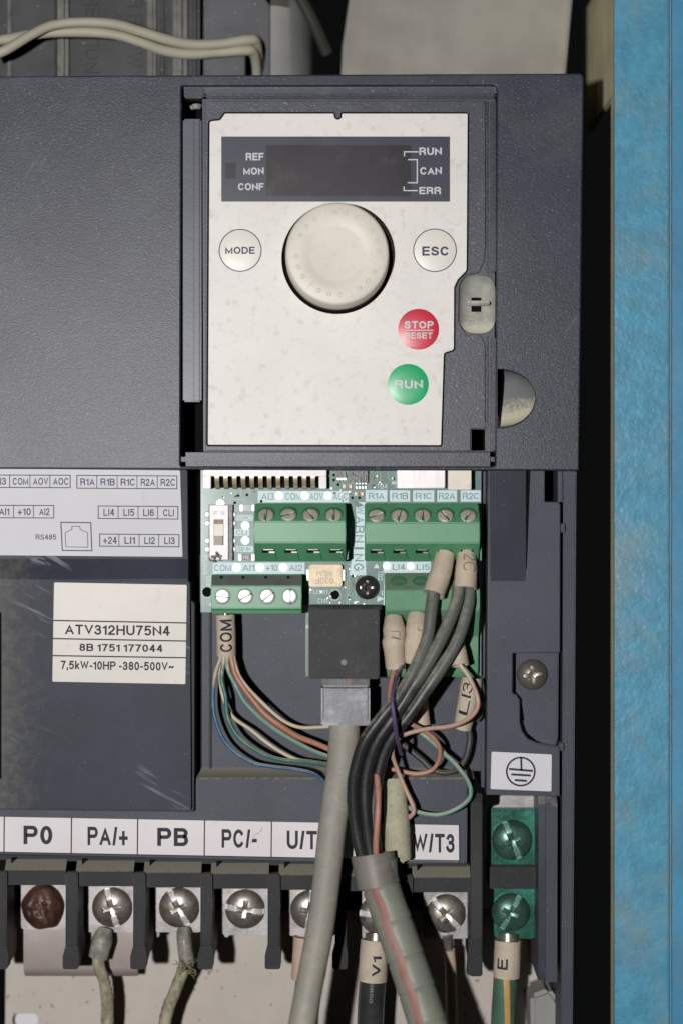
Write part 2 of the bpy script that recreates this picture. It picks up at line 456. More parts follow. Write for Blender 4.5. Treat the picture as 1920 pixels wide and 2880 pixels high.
def rpoly(pts, rad, n=6):
    """polygon in pixels with rounded corners (radius per corner, pixels)"""
    out = []
    N_ = len(pts)
    if not isinstance(rad, (list, tuple)): rad = [rad] * N_
    for i in range(N_):
        p, a, b = Vector(pts[i]), Vector(pts[i - 1]), Vector(pts[(i + 1) % N_])
        r = rad[i]
        if r <= 0:
            out.append(tuple(p)); continue
        u, v = (a - p).normalized(), (b - p).normalized()
        ang = u.angle(v)
        d = min(r / math.tan(ang / 2), (a - p).length * 0.49, (b - p).length * 0.49)
        s, e = p + u * d, p + v * d
        for k in range(n + 1):
            t = k / n
            out.append(tuple(s * (1 - t) ** 2 + p * 2 * t * (1 - t) + e * t * t))
    return out
def rrect(x0, y0, x1, y1, r, n=6):
    return rpoly([(x0, y0), (x1, y0), (x1, y1), (x0, y1)], r, n)
def circ(px, py, r, n=48):
    return [(px + r * math.cos(2 * math.pi * i / n), py + r * math.sin(2 * math.pi * i / n)) for i in range(n)]
def plate(outer, holes, zt, zb, bev=0.15):
    """plate with holes: outlines in pixels on the front plane zt; returns a mesh in world metres"""
    cu = bpy.data.curves.new("plate", 'CURVE')
    cu.dimensions = '2D'
    cu.fill_mode = 'BOTH'
    for loop in [outer] + list(holes):
        s = cu.splines.new('POLY')
        s.points.add(len(loop) - 1)
        for pt, (x, y) in zip(s.points, loop):
            X_, Y_ = XY(x, y, zt)
            pt.co = (X_, Y_, 0, 1)
        s.use_cyclic_u = True
    th = zt - zb
    cu.extrude = th / 2 - bev
    cu.bevel_depth = bev
    cu.bevel_resolution = 1
    cu.offset = -bev
    ob = bpy.data.objects.new("plate", cu)
    me = bpy.data.meshes.new_from_object(ob)
    bpy.data.objects.remove(ob)
    bpy.data.curves.remove(cu)
    zc = (zt + zb) / 2
    for v in me.vertices:
        x, y, z = v.co
        v.co = (x * MM, -(z + zc) * MM, y * MM)
    me.flip_normals() if False else None
    return me
# a plain grotesque alphabet drawn as strokes: width, then strokes as centre lines in a unit box ('o' first = closed)
def arc_(cx, cy, rx, ry, a0, a1, n=12):
    return [(cx + rx * math.cos(math.radians(a0 + (a1 - a0) * k / n)), cy + ry * math.sin(math.radians(a0 + (a1 - a0) * k / n))) for k in range(n + 1)]
GL = {
 'A': (.74, [[(0, 0), (.5, 1), (1, 0)], [(.2, .3), (.8, .3)]]),
 'B': (.68, [['o', (0, 0), (0, 1), (.55, 1)] + arc_(.62, .77, .34, .23, 80, -80, 8) + [(.55, .54)] + arc_(.66, .27, .34, .27, 80, -80, 8) + [(.55, 0)], [(.08, .54), (.55, .54)]]),
 'C': (.74, [arc_(.5, .5, .5, .5, 42, 318, 20)]),
 'D': (.74, [['o', (0, 0), (0, 1), (.4, 1)] + arc_(.45, .5, .55, .5, 80, -80, 12) + [(.4, 0)]]),
 'E': (.64, [[(1, 1), (0, 1), (0, 0), (1, 0)], [(.1, .52), (.9, .52)]]),
 'F': (.6, [[(1, 1), (0, 1), (0, 0)], [(.1, .5), (.85, .5)]]),
 'G': (.78, [arc_(.5, .5, .5, .5, 42, 320, 20) + [(1, .2), (1, .45), (.58, .45)]]),
 'H': (.72, [[(0, 0), (0, 1)], [(1, 0), (1, 1)], [(.1, .52), (.9, .52)]]),
 'I': (.0, [[(0, 0), (0, 1)]]),
 'K': (.7, [[(0, 0), (0, 1)], [(1, 1), (.06, .36)], [(.36, .58), (1, 0)]]),
 'L': (.56, [[(0, 1), (0, 0), (1, 0)]]),
 'M': (.86, [[(0, 0), (0, 1), (.5, .02), (1, 1), (1, 0)]]),
 'N': (.72, [[(0, 0), (0, 1), (1, 0), (1, 1)]]),
 'O': (.8, [['o'] + arc_(.5, .5, .5, .5, 0, 345, 23)]),
 'P': (.67, [[(0, 0), (0, 1), (.6, 1)] + arc_(.68, .74, .32, .26, 80, -80, 8) + [(.6, .48), (.27, .48)]]),
 'R': (.7, [[(0, 0), (0, 1), (.6, 1)] + arc_(.66, .75, .31, .25, 80, -80, 8) + [(.6, .5), (.27, .5)], [(.62, .48), (.9, .34), (.97, 0)]]),
 'S': (.66, [arc_(.5, .75, .46, .25, 20, 180, 9) + [(.1, .62), (.5, .52), (.9, .4)] + arc_(.5, .26, .5, .26, 0, -165, 10)]),
 'T': (.66, [[(0, 1), (1, 1)], [(.5, .9), (.5, 0)]]),
 'U': (.7, [[(0, 1), (0, .36)] + arc_(.5, .34, .5, .34, 180, 360, 12) + [(1, 1)]]),
 'V': (.72, [[(0, 1), (.5, 0), (1, 1)]]),
 'W': (1.0, [[(0, 1), (.25, 0), (.5, 1), (.75, 0), (1, 1)]]),
 'X': (.7, [[(0, 0), (1, 1)], [(0, 1), (1, 0)]]),
 '0': (.56, [['o'] + arc_(.5, .5, .5, .5, 0, 345, 23)]),
 '1': (.3, [[(0, .78), (.45, .82), (1, 1), (1, 0)]]),
 '2': (.56, [arc_(.5, .7, .48, .3, 170, -20, 10) + [(.72, .42), (.15, .16), (0, 0), (1, 0)]]),
 '3': (.56, [arc_(.48, .76, .44, .24, 160, -85, 10) + [(.4, .53)], arc_(.48, .27, .52, .27, 85, -165, 12)]),
 '4': (.58, [[(.74, 0), (.74, 1)], [(.62, .96), (.02, .28), (1, .28)]]),
 '5': (.58, [[(.92, 1), (.14, 1), (.06, .54), (.3, .63)] + arc_(.46, .33, .52, .33, 78, -138, 12)]),
 '6': (.56, [['o'] + arc_(.5, .31, .5, .31, 0, 340, 17), arc_(.56, .5, .56, .5, 45, 180, 10) + [(0, .3)]]),
 '7': (.56, [[(0, 1), (1, 1), (.55, .5), (.3, 0)]]),
 '8': (.56, [['o'] + arc_(.5, .76, .44, .24, 0, 340, 17), ['o'] + arc_(.5, .27, .5, .27, 0, 340, 17)]),
 '9': (.56, [['o'] + arc_(.5, .69, .5, .31, 0, 340, 17), arc_(.44, .5, .56, .5, 225, 360, 10) + [(1, .7)]]),
 '/': (.26, [[(0, -.04), (1, 1.04)]]),
 '+': (.56, [[(.5, .02), (.5, .74)], [(0, .38), (1, .38)]]),
 '-': (.3, [[(0, .38), (1, .38)]]),
 ',': (.04, [[(.6, .04), (.6, 0), (0, -.16)]]),
 '~': (.6, [[(0, .36), (.1, .47), (.28, .5), (.5, .42), (.72, .34), (.9, .38), (1, .5)]]),
 'k': (.5, [[(0, 0), (0, 1)], [(.92, .66), (.06, .26)], [(.38, .42), (1, 0)]]),
}
def stroke_strip(pts, hw, closed, lo, hi):
    n = len(pts)
    out = []
    for i in range(n):
        p = Vector(pts[i])
        a = Vector(pts[i - 1]) if (i or closed) else None
        c = Vector(pts[(i + 1) % n]) if (i < n - 1 or closed) else None
        d0 = (p - a).normalized() if a is not None else (c - p).normalized()
        d1 = (c - p).normalized() if c is not None else d0
        if a is None: p = p - d0 * hw
        if c is None: p = p + d1 * hw
        nn = Vector((-(d0 + d1).y, (d0 + d1).x))
        nn = Vector((-d0.y, d0.x)) if nn.length < 1e-5 else nn.normalized()
        k = min(hw / max(0.25, abs(nn.dot(Vector((-d0.y, d0.x))))), hw * 3.2)
        out.append((p + nn * k, p - nn * k))
    clampy = lambda v: (v.x, min(hi, max(lo, v.y)))
    vs_ = [clampy(q) for pr in out for q in pr]
    fs = [(2 * i, 2 * i + 1, 2 * ((i + 1) % n) + 1, 2 * ((i + 1) % n)) for i in range(n if closed else n - 1)]
    return vs_, fs
TXT = {}
def text_mesh(s, bold=0.0, fine=False):
    key = (s, bold, fine)
    if key not in TXT:
        w = 0.125 + bold * 1.7
        V_, F_ = [], []
        x = 0
        li = 0
        for ch in s:
            if ch == ' ':
                x += .3; continue
            wd, strokes = GL[ch]
            for st in strokes:
                closed = st[0] == 'o'
                pts = [(x + w / 2 + u * max(0, wd - w * .6), w / 2 + v * (1 - w)) for u, v in (st[1:] if closed else st)]
                if fine:
                    src = pts + ([pts[0]] if closed else [])
                    pts = []
                    for (xa, ya), (xb, yb) in zip(src, src[1:]):
                        m = max(1, int(math.hypot(xb - xa, yb - ya) / .14))
                        pts += [(xa + (xb - xa) * k / m, ya + (yb - ya) * k / m) for k in range(m)]
                    if not closed: pts.append(src[-1])
                lo, hi = (0, 1)
                if ch == ',': lo = -.2
                vs_, fs = stroke_strip(pts, w / 2, closed, lo, hi)
                k = len(V_)
                V_ += [(a, c, li % 3) for a, c in vs_]
                F_ += [tuple(q + k for q in f) for f in fs]
                li += 1
            x += max(0, wd - w * .6) + w + .13
        xs = [v[0] for v in V_]
        x0, x1 = min(xs), max(xs)
        TXT[key] = ([((a - x0) / max(1e-6, x1 - x0), c, l) for a, c, l in V_], F_)
    return TXT[key]
def write(b, s, x0, y0, x1, y1, z, rot=0, bold=0.02, slope=0.0, zf=None):
    """lettering filling the pixel box; rot 90 reads upward, -90 downward, 180 upside down; slope tilts the line"""
    vs_, fs = text_mesh(s, bold)
    bv = []
    for u, v, l in vs_:
        if rot == 0: x, y = x0 + u * (x1 - x0), y1 - v * (y1 - y0)
        elif rot == 90: x, y = x0 + (1 - v) * (x1 - x0), y1 - u * (y1 - y0)
        elif rot == -90: x, y = x0 + v * (x1 - x0), y0 + u * (y1 - y0)
        else: x, y = x1 - u * (x1 - x0), y0 + v * (y1 - y0)
        y += slope * (x - x0)
        bv.append(b.bm.verts.new(P(x, y, (zf(x, y) if zf else z) + l * .004)))
    for f in fs:
        try: b.bm.faces.new([bv[i] for i in f])
        except ValueError: pass
def write_round(b, s, path, r, u0, u1, a0, a1, bold=0.03, lift=0.06):
    """lettering wrapped on a round sleeve along its path (world points); u along the path 0..1, a angles in degrees off the viewer"""
    vs_, fs = text_mesh(s, bold, True)
    F = frames(path)
    rr = r if isinstance(r, (list, tuple)) else [r, r]
    bv = []
    for u, v, l in vs_:
        q = min(max(u0 + (u1 - u0) * u, 0), .999)
        k = q * (len(path) - 1)
        i = int(k)
        c = path[i].lerp(path[i + 1], k - i)
        t, n, sd = F[i]
        n = Vector((0, -1, 0)); n = (n - t * n.dot(t)).normalized(); sd = t.cross(n)
        g = q * (len(rr) - 1); gi = min(int(g), len(rr) - 2)
        rad = rr[gi] + (rr[gi + 1] - rr[gi]) * (g - gi)
        an = math.radians(a0 + (a1 - a0) * v)
        bv.append(b.bm.verts.new(c + (n * math.cos(an) + sd * math.sin(an)) * (rad + lift + l * .006) * MM))
    for f in fs:
        try: b.bm.faces.new([bv[i] for i in f])
        except ValueError: pass
def line(b, pts, wpx, z):
    """flat printed line of given pixel width through pixel points"""
    for k, ((xa, ya), (xb, yb)) in enumerate(zip(pts, pts[1:])):
        if k: z += .003
        d = Vector((xb - xa, yb - ya)); d.normalize()
        nx, ny = -d.y * wpx / 2, d.x * wpx / 2
        ex, ey = d.x * wpx / 2, d.y * wpx / 2
        b.quad([(xa + nx - ex, ya + ny - ey, z), (xb + nx + ex, yb + ny + ey, z), (xb - nx + ex, yb - ny + ey, z), (xa - nx - ex, ya - ny - ey, z)])
def frame_line(b, x0, y0, x1, y1, wpx, z, slope=0.0):
    s = lambda x: slope * (x - x0)
    line(b, [(x0, y0), (x1, y0 + s(x1)), (x1, y1 + s(x1)), (x0, y1), (x0, y0)], wpx, z)

def screw(px, py, z, rpx, h, ang, kind, seg=72, nr=20, flatness=2.0, tilt=None, flip=1):
    """screw head as one mesh: domed disc with its drive recess cut in; ang turns the slot"""
    b = B(); bm = b.bm
    R = LN(rpx, z)
    c = P(px, py, z)
    Rt = Matrix.Identity(3) if tilt is None else Matrix.Rotation(math.radians(tilt), 3, 'X')
    ca, sa = math.cos(math.radians(ang)), math.sin(math.radians(ang))
    def hh(r, th):
        x, y = r * math.cos(th), r * math.sin(th)
        u, v = x * ca + y * sa, -x * sa + y * ca
        q = r / R
        base = h * max(0.0, 1 - q ** flatness) ** 0.75 + 0.35
        cut = 0
        if kind in ('slot', 'combo') and abs(v) < R * SLW: cut = max(cut, h * 0.30 + 0.15 if kind == 'combo' else 0.22)
        if kind in ('cross', 'combo'):
            wd = 0.13 if kind == 'cross' else 0.12
            ln_ = 0.62 if kind == 'cross' else 0.46
            arm = (abs(v) < R * wd and abs(u) < R * ln_) or (abs(u) < R * wd and abs(v) < R * ln_)
            if kind == 'cross' and abs(u) + abs(v) < R * 0.38: arm = True
            if arm: cut = max(cut, 0.5 + 1.2 * max(0, 0.6 - q))
        return max(base - cut, 0.12)
    rings = [[bm.verts.new(c + Rt @ Vector((0, -hh(0, 0) * MM, 0)))]]
    for i in range(1, nr + 1):
        r = R * i / nr
        rings.append([bm.verts.new(c + Rt @ Vector((r * math.cos(2 * math.pi * k / seg) * MM, -hh(r * 0.9999, 2 * math.pi * k / seg) * MM, r * math.sin(2 * math.pi * k / seg) * MM))) for k in range(seg)])
    rings.append([bm.verts.new(c + Rt @ Vector((R * math.cos(2 * math.pi * k / seg) * MM, 0.5 * MM, R * math.sin(2 * math.pi * k / seg) * MM))) for k in range(seg)])
    parts_ = [b, B(), B()]
    Ri = Rt.inverted()
    for n_, (a, d) in enumerate(zip(rings, rings[1:])):
        for k in range(seg):
            j = (k + 1) % seg
            q = [a[0], d[k], d[j]] if len(a) == 1 else [a[k], d[k], d[j], a[j]]
            m = sum((v.co for v in q), Vector()) / len(q)
            m = Ri @ (m - c) / MM
            u, v = m.x * ca + m.z * sa, -m.x * sa + m.z * ca
            which = 0
            if n_ < nr and abs(v) < R * SLW * 0.98 and kind == 'combo' and abs(u) > R * .40: which = 1
            if n_ < nr and kind == 'slot' and abs(v) < R * SLW * 0.98: which = 1 if v * flip > -0.02 * R else 2  # single slots: one half painted as lit, the other as shaded
            if which:
                pb = parts_[which].bm
                pb.faces.new([pb.verts.new(x.co) for x in q])
            else:
                bm.faces.new(q)
    for pb in parts_[1:]: bmesh.ops.remove_doubles(pb.bm, verts=pb.bm.verts, dist=1e-7)
    return parts_
SLW = 0.145
def put_screw(name, sc_, mat, parent, slot_mat=None, dark_mat=None):
    o = part(name, sc_[0], mat, parent)
    for q, m in ((sc_[1], slot_mat), (sc_[2], dark_mat)):
        if len(q.bm.faces) and m: part("slot", q, m, o if parent is dr else parent)
        else: q.bm.free()
    return o

def dish(outline, zt, depth, n=8, pw=0.5, centre=None, squeeze=0.0):
    """concave recess: outline (pixels) at zt, sinking towards its centre"""
    b = B(); bm = b.bm
    cx = sum(p[0] for p in outline) / len(outline) if centre is None else centre[0]
    cy = sum(p[1] for p in outline) / len(outline) if centre is None else centre[1]
    rings = []
    for i in range(n):
        t = i / n
        z = zt - depth * (1 - (1 - t) ** 2) ** pw
        rings.append([bm.verts.new(P(cx + (x - cx) * (1 - t), cy + (y - cy) * (1 - t), z)) for x, y in outline])
    mid = bm.verts.new(P(cx, cy, zt - depth))
    m_ = len(outline)
    for a, d in zip(rings, rings[1:]):
        for k in range(m_):
            bm.faces.new([a[k], a[(k + 1) % m_], d[(k + 1) % m_], d[k]])
    for k in range(m_):
        bm.faces.new([rings[-1][k], rings[-1][(k + 1) % m_], mid])
    return b

# ================================================================== the setting behind
mp = plate([(18, 2560), (1545, 2560), (1545, 3000), (14, 3000)], [rrect(36, 2851, 108, 2890, 17)], -22, -23.2, 0.1)
put("mounting_plate", mp, m_plate, kind="structure")
b = B(); b.box(28, 2843, 118, 2960, -25, -26)
put("rear_panel", b, m_label, kind="structure")

# blue cabinet frame post: enamel front, side return caked in cream dust
cf = root("cabinet_frame", "bright blue enamelled steel cabinet post standing beside the drive", "cabinet frame", P(1800, 1440, 2))
b = B(); b.box(1727, -140, 1880, 3040, 0, -1.5, bev=0.3)
put("front_face", b, m_blue, cf)
b = B()
b.prism([(1876, -140), (2100, -140), (2100, 3040), (1876, 3040)], -1.2, -2.2, bev=0.3)
put("edge_face", b, m_blue2, cf)
xl = P(1727, 0, 0).x
def return_plate(z0, z1, ya, yb, th):
    b = B()
    za, zb_ = P(0, ya, 0).z, P(0, yb, 0).z
    vv = [Vector((xl + 0.0002, -z0 * MM, za)), Vector((xl + 0.0002, -z1 * MM, za)), Vector((xl + 0.0002, -z1 * MM, zb_)), Vector((xl + 0.0002, -z0 * MM, zb_))]
    A_ = [b.bm.verts.new(v) for v in vv]; B_ = [b.bm.verts.new(v + Vector((th, 0, 0))) for v in vv]
    b.bm.faces.new(A_); b.bm.faces.new(B_[::-1])
    for i in range(4): b.bm.faces.new([A_[i], B_[i], B_[(i + 1) % 4], A_[(i + 1) % 4]])
    return b
put("side_return", return_plate(-1.5, -8, -140, 3040, 0.0015), m_inner, cf)
put("upper_flange", return_plate(-8.1, -52, -140, 250, 0.0012), m_inner, cf)
b = B(); b.prism([(1872, -140), (1888, -140), (1888, 3040), (1872, 3040)], 0.25, -1.9, bev=0.6, seg=4); put("worn_ridge", b, m_worn, cf)

# grey duct rising behind the cover
b = B(); b.prism([(990, -60), (1612, -60), (1580, 300), (955, 300), (963, 130)], -34, -60, bev=0.6)
put("cable_duct", b, m_duct, label="blurred grey metal duct behind the top edge of the drive", cat="cable duct")

# fan housing at the top
fan = root("cooling_fan", "dusty black fan housing with embossed lettering above the drive", "cooling fan", P(400, 100, -20))
b = B()
b.box(-60, -60, 563, 330, -20, -45)
put("ribbed_body", b, m_fan, fan)
for x0, x1, h, mt in ((22, 32, 1.0, m_rib), (150, 158, 1.6, m_fan), (160, 192, 2.4, m_rib), (414, 438, 1.6, m_rib), (446, 470, 1.0, m_fan), (486, 526, 2.6, m_rib), (534, 562, 1.4, m_fan)):
    b = B(); b.box(x0, -60, x1, 330, -20 + h, -20.5, bev=min(h * .9, (x1 - x0) * .03), seg=5); put("rib", b, mt, fan, 60)
b = B()
def emboss(s, x0, x1, y0, y1):
    bb = B()
    write(bb, s, x0, y0, x1, y1, -19.55, rot=-90, bold=0.01)
    r = bmesh.ops.extrude_face_region(bb.bm, geom=list(bb.bm.faces))
    for v in [g for g in r['geom'] if isinstance(g, bmesh.types.BMVert)]: v.co.y += 0.0006
    return bb
put("lettering", emboss("DIRECTION", 236, 278, -62, 203), m_fan, fan)
put("lettering", emboss("AIR FLOW", 358, 400, -62, 188), m_fan, fan)
fp = plate([(572, -60), (700, -60), (760, 14), (760, 330), (572, 330)], [rpoly([(690, 112), (742, 108), (748, 140), (742, 190), (722, 260), (690, 260)], 18)], -21, -24, 0.3)
put("side_block", fp, m_fan2, fan)
b = B(); b.box(640, 60, 758, 330, -40, -44)
put("wire_opening", b, m_black, fan)
b = B(); bm = b.bm
# rounded grey corner with sloping top
cols = []
for i in range(13):
    t = i / 12
    x = 761 + 120 * math.sin(t * math.pi / 2)
    z = -21 - 14 * (1 - math.cos(t * math.pi / 2))
    yt = 16 + 74 * t * t
    cols.append((bm.verts.new(P(x, yt, z)), bm.verts.new(P(x, 330, z)), bm.verts.new(P(x + 6, yt - 90 + 40 * t, z - 26))))
for a, c in zip(cols, cols[1:]):
    bm.faces.new([a[0], c[0], c[1], a[1]])
    bm.faces.new([a[2], c[2], c[0], a[0]])
put("rounded_corner", b, m_fan3, fan, angle=50)
b = B(); b.tube([(838, -20, -24), (880, 60, -26), (920, 150, -30)], 1.4, seg=10)
put("corner_strut", b, m_strut, fan)

# ================================================================== the drive
dr = root("motor_drive", "dark grey motor drive with cream keypad, big knob and exposed terminals", "motor drive", P(800, 2440, -20))
ZC = 9.0
def part(name, b, mat, parent=None, angle=35, **kw): return put(name, b, mat, parent or dr, angle, **kw)

# cover
moon = [(1402, 1042)] + [(1402 + 102 * math.sin(a) ** 1.0 * (1 if a < 1.6 else 0.98), 1121 - 80 * math.cos(a)) for a in [i * math.pi / 28 for i in range(1, 28)]] + [(1402, 1201)]
window = rpoly([(511, 241), (1397, 239), (1392, 1312), (508, 1312)], [8, 14, 8, 8])
cover_me = plate(rpoly([(-80, 214), (1640, 206), (1627, 1324), (-80, 1318)], [0, 15, 6, 0]), [window, moon], ZC, -5, 0.35)
cover = part("front_cover", cover_me, m_cover)
b = B(); bm = b.bm
prev = None
flat_n = len(moon)
for i, (x, y) in enumerate(moon):
    row = []
    for k in range(9):
        t = k / 8
        row.append(bm.verts.new(P(x + (1403.5 - x) * t, y, ZC - 0.15 - 4.2 * t ** 0.8 * math.sin(math.pi * (i + 0.3) / (flat_n - 0.4)) ** 0.6)))
    if prev:
        for k in range(8): bm.faces.new([prev[k], row[k], row[k + 1], prev[k + 1]])
    prev = row
part("finger_notch", b, m_dish, cover, angle=60)
b = B(); b.box(-80, 225, 1630, 1318, -8, -60)
part("housing_body", b, m_black)

# keypad bay
face = rpoly([(585, 1251), (590, 341), (620, 338), (633, 319), (938, 319), (941, 332), (950, 337), (960, 332), (962, 319), (1314, 319), (1311, 760), (1286, 786), (1276, 808), (1275, 984), (1247, 992), (1239, 1252)],
             [4, 8, 10, 4, 2, 6, 6, 6, 2, 5, 12, 14, 10, 10, 10, 4])
def grow(pts, d):
    cx, cy = 940, 790
    out = []
    n = len(pts)
    area = sum(pts[i][0] * pts[(i + 1) % n][1] - pts[(i + 1) % n][0] * pts[i][1] for i in range(n))
    sg = 1 if area > 0 else -1
    for i in range(n):
        a, c = Vector(pts[i - 1]), Vector(pts[(i + 1) % n])
        t = (c - a)
        if t.length < 1e-6: out.append(pts[i]); continue
        t.normalize()
        out.append((pts[i][0] + t.y * d * sg, pts[i][1] - t.x * d * sg))
    return out
stad = rrect(1294, 776, 1389, 936, 44, 8)
sq = [(1325, 1208), (1363, 1208), (1363, 1267), (1325, 1267)]
kf = part("keypad_frame", plate(rpoly([(569, 278), (1393, 277), (1389, 1271), (572, 1271)], 4), [grow(face, 3.5), grow(stad, 2), sq], ZC - 1.5, ZC - 6, 0.1), m_keyframe)
rim_out = rpoly([(577, 284), (1363, 283), (1364, 690), (1360, 735), (1344, 768), (1310, 772), (1290, 800), (1288, 905), (1310, 944), (1340, 938), (1357, 950), (1363, 975), (1363, 1206), (1322, 1206), (1322, 1268), (578, 1268)],
                [3, 3, 20, 20, 10, 10, 16, 16, 10, 8, 12, 12, 2, 2, 2, 3])
part("rim_step", plate(rim_out, [grow(face, 3.5)], ZC - 0.9, ZC - 1.6, 0.12), m_keyframe, kf)
b = B(); b.box(576, 300, 1330, 1262, ZC - 4, ZC - 5)
part("gap_floor", b, m_black, kf)
b = B(); b.box(518, 243, 1394, 263, ZC - 1.6, ZC - 6); part("top_groove", b, m_keyframe)
b = B(); b.box(518, 244, 574, 276, ZC - 0.9, ZC - 5, bev=0.3); part("groove_end", b, m_cover)
b = B(); b.box(576, 261, 1394, 276, ZC - 0.7, ZC - 6, bev=0.4); part("top_ridge", b, m_cover)
b = B(); b.box(515, 334, 567, 1130, ZC - 1.0, ZC - 7, bev=0.35)
part("side_rail", b, m_rail)
b = B()
for x0, x1 in ((541, 546), (557, 562)): b.box(x0, 336, x1, 1128, ZC - 0.65, ZC - 1.2, bev=0.15)
part("rail_rib", b, m_rail)
b = B(); b.box(509, 1272, 1390, 1311, ZC + 0.8, ZC - 4, bev=1.0, seg=4)
part("bottom_bar", b, m_cover)
b = B(); b.box(1366, 284, 1372, 770, ZC - 0.9, ZC - 1.8, bev=0.2); b.box(1366, 945, 1372, 1206, ZC - 0.9, ZC - 1.8, bev=0.2)
b.box(1378, 284, 1394, 766, ZC - 0.5, ZC - 1.8, bev=0.3); b.box(1378, 946, 1394, 1268, ZC - 0.5, ZC - 1.8, bev=0.3)
part("edge_step", b, m_cover)
b = B(); b.tube([(540, 302, ZC - 5), (552, 298, ZC - 4), (562, 300, ZC - 5)], 0.6, seg=8, lump=0.4); part("dust_lump", b, m_fan3)

# lock recess
d = part("lock_recess", dish(rrect(1292, 774, 1391, 938, 46, 8), ZC - 1.2, 1.8, 8, 0.5), m_lock, angle=60)
b = B(); b.box(1324, 837, 1352, 877, ZC - 2.85, ZC - 4.8); part("lock_slot_shade", b, m_black, d)  # black block on the dish paints the dark of the slot
b = B(); b.tube([(1316, 853, ZC - 2.8), (1330, 853, ZC - 2.1), (1352, 853, ZC - 2.1), (1373, 853, ZC - 2.5)], 0.62, seg=12); part("lock_bar", b, m_lock, d)
b = B(); b.disc(1374, 853, 6, ZC - 2.0, ZC - 4); part("lock_hole_shade", b, m_black, d)  # black disc paints the dark of a small hole

# faceplate
fpz = ZC - 0.8
knob_hole = circ(948, 727, 156, 72)
keys = (("mode_button", 676, 704, 58, m_key), ("escape_button", 1222, 704, 59, m_key), ("stop_button", 1176, 926, 57.5, m_red), ("run_button", 1147, 1081, 57.5, m_green))
fpl = part("keypad_faceplate", plate(face, [knob_hole], fpz, ZC - 3.5, 0.1), m_cream)
b = B(); b.disc(948, 727, 152, ZC - 2.6, ZC - 3.4, 48); part("knob_well", b, m_black, fpl)
z1, z2, z3 = fpz + 0.03, fpz + 0.05, fpz + 0.07
b = B(); b.box(623, 384, 1264, 567, z1, fpz - 0.3); disp = part("display", b, m_disp)
b = B(); b.box(748, 408, 1155, 552, z2, fpz - 0.3); part("display_window", b, m_disp2, disp)
b = B(); b.box(633, 458, 664, 503, z2, fpz - 0.3); part("sensor_window", b, m_disp2, disp)
b = B()
for s, x0, y0, x1, y1 in (("REF", 692, 430, 742, 451), ("MON", 685, 471, 742, 491), ("CONF", 670, 515, 742, 535)):
    write(b, s, x0, y0, x1, y1, z3, bold=0.042)
part("lettering", b, m_inkw, disp, angle=0); b = B()
for s, x0, y0, x1, y1 in (("RUN", 1178, 415, 1241, 436), ("CAN", 1180, 470, 1241, 491), ("ERR", 1178, 526, 1239, 546)):
    write(b, s, x0, y0, x1, y1, z3, bold=0.042)
part("lettering", b, m_inkw, disp, angle=0); b = B()
line(b, [(1136, 438), (1136, 427), (1174, 427)], 3.2, z3)
line(b, [(1148, 449), (1172, 449), (1172, 514), (1147, 514)], 3.2, z3)
line(b, [(1135, 526), (1135, 536), (1172, 536)], 3.2, z3)
part("bracket_print", b, m_inkw, disp, angle=0)
for name, x, y, r, mat in keys:
    rm = LN(r, fpz)
    b = B(); b.lathe(x, y, fpz, [(rm * q, 0.26 * (1 - q ** 3) + 0.02) for q in (0, .15, .3, .45, .6, .72, .82, .9, .96, 1)] + [(rm, -0.2)], 56)
    k = part(name, b, mat, angle=60)
    b = B()
    zt = fpz + 0.32
    zf_ = lambda px_, py_, x=x, y=y, r=r: fpz + 0.32 - 0.26 * min(1, math.hypot(px_ - x, py_ - y) / r) ** 3
    if name == "mode_button": write(b, "MODE", 634, 694, 717, 714, zt, bold=0.04, zf=zf_)
    elif name == "escape_button": write(b, "ESC", 1186, 693, 1260, 719, zt, bold=0.045, zf=zf_)
    elif name == "stop_button":
        write(b, "STOP", 1136, 903, 1218, 924, zt, bold=0.05, zf=zf_); write(b, "RESET", 1138, 935, 1215, 952, zt, bold=0.04, zf=zf_)
        line(b, [(1138, 929), (1216, 929)], 2.8, zt)
    else: write(b, "RUN", 1109, 1069, 1188, 1093, zt, bold=0.05, zf=zf_)
    part("lettering", b, m_ink if mat is m_key else m_inkw, k, angle=0)
    if mat is m_key:
        b = B(); b.ring(x, y, r - 0.5, r + 2.2, fpz + 0.06, 64); part("outline", b, m_ink, k, angle=0)

# knob
kz = fpz
zt_ = kz + 8.2
R_ = LN(145, zt_)
b = B(); b.lathe(948, 727, kz, [(0, 7.95), (R_ * .50, 7.95), (R_ * .56, 7.98), (R_ * .62, 8.08), (R_ * .95, 8.2), (R_ * .985, 8.05), (R_, 7.6), (R_ * 1.015, 2), (R_ * 1.02, -1.5), (R_ * 1.005, -2.2)], 96)
kn = part("rotary_knob", b, m_knob, angle=50)
b = B()
axis = P(948, 727, kz)
for i in range(24):
    a = 2 * math.pi * i / 24 + 0.06
    c = axis + Vector((math.cos(a) * R_ * .80 * MM, -(8.15) * MM, math.sin(a) * R_ * .80 * MM))
    if i % 4 == 3:
        t = Vector((math.cos(a), 0, math.sin(a))); n_ = Vector((-math.sin(a), 0, math.cos(a)))
        q = [c + t * u * MM + n_ * v * MM for u, v in ((-1.3, -.12), (1.3, -.12), (1.3, .12), (-1.3, .12))]
        f = [b.bm.verts.new(p - Vector((0, 0.00012, 0))) for p in q]
        b.bm.faces.new(f)
    else:
        vs_ = []
        for k in range(12):
            an = 2 * math.pi * k / 12
            o_ = c + Vector((math.cos(an) * .52, 0, math.sin(an) * .52)) * MM
            i_ = c + Vector((math.cos(an) * .3, -0.12, math.sin(an) * .3)) * MM
            vs_.append((b.bm.verts.new(o_), b.bm.verts.new(i_)))
        for k in range(12):
            j = (k + 1) % 12
            b.bm.faces.new([vs_[k][0], vs_[j][0], vs_[j][1], vs_[k][1]])
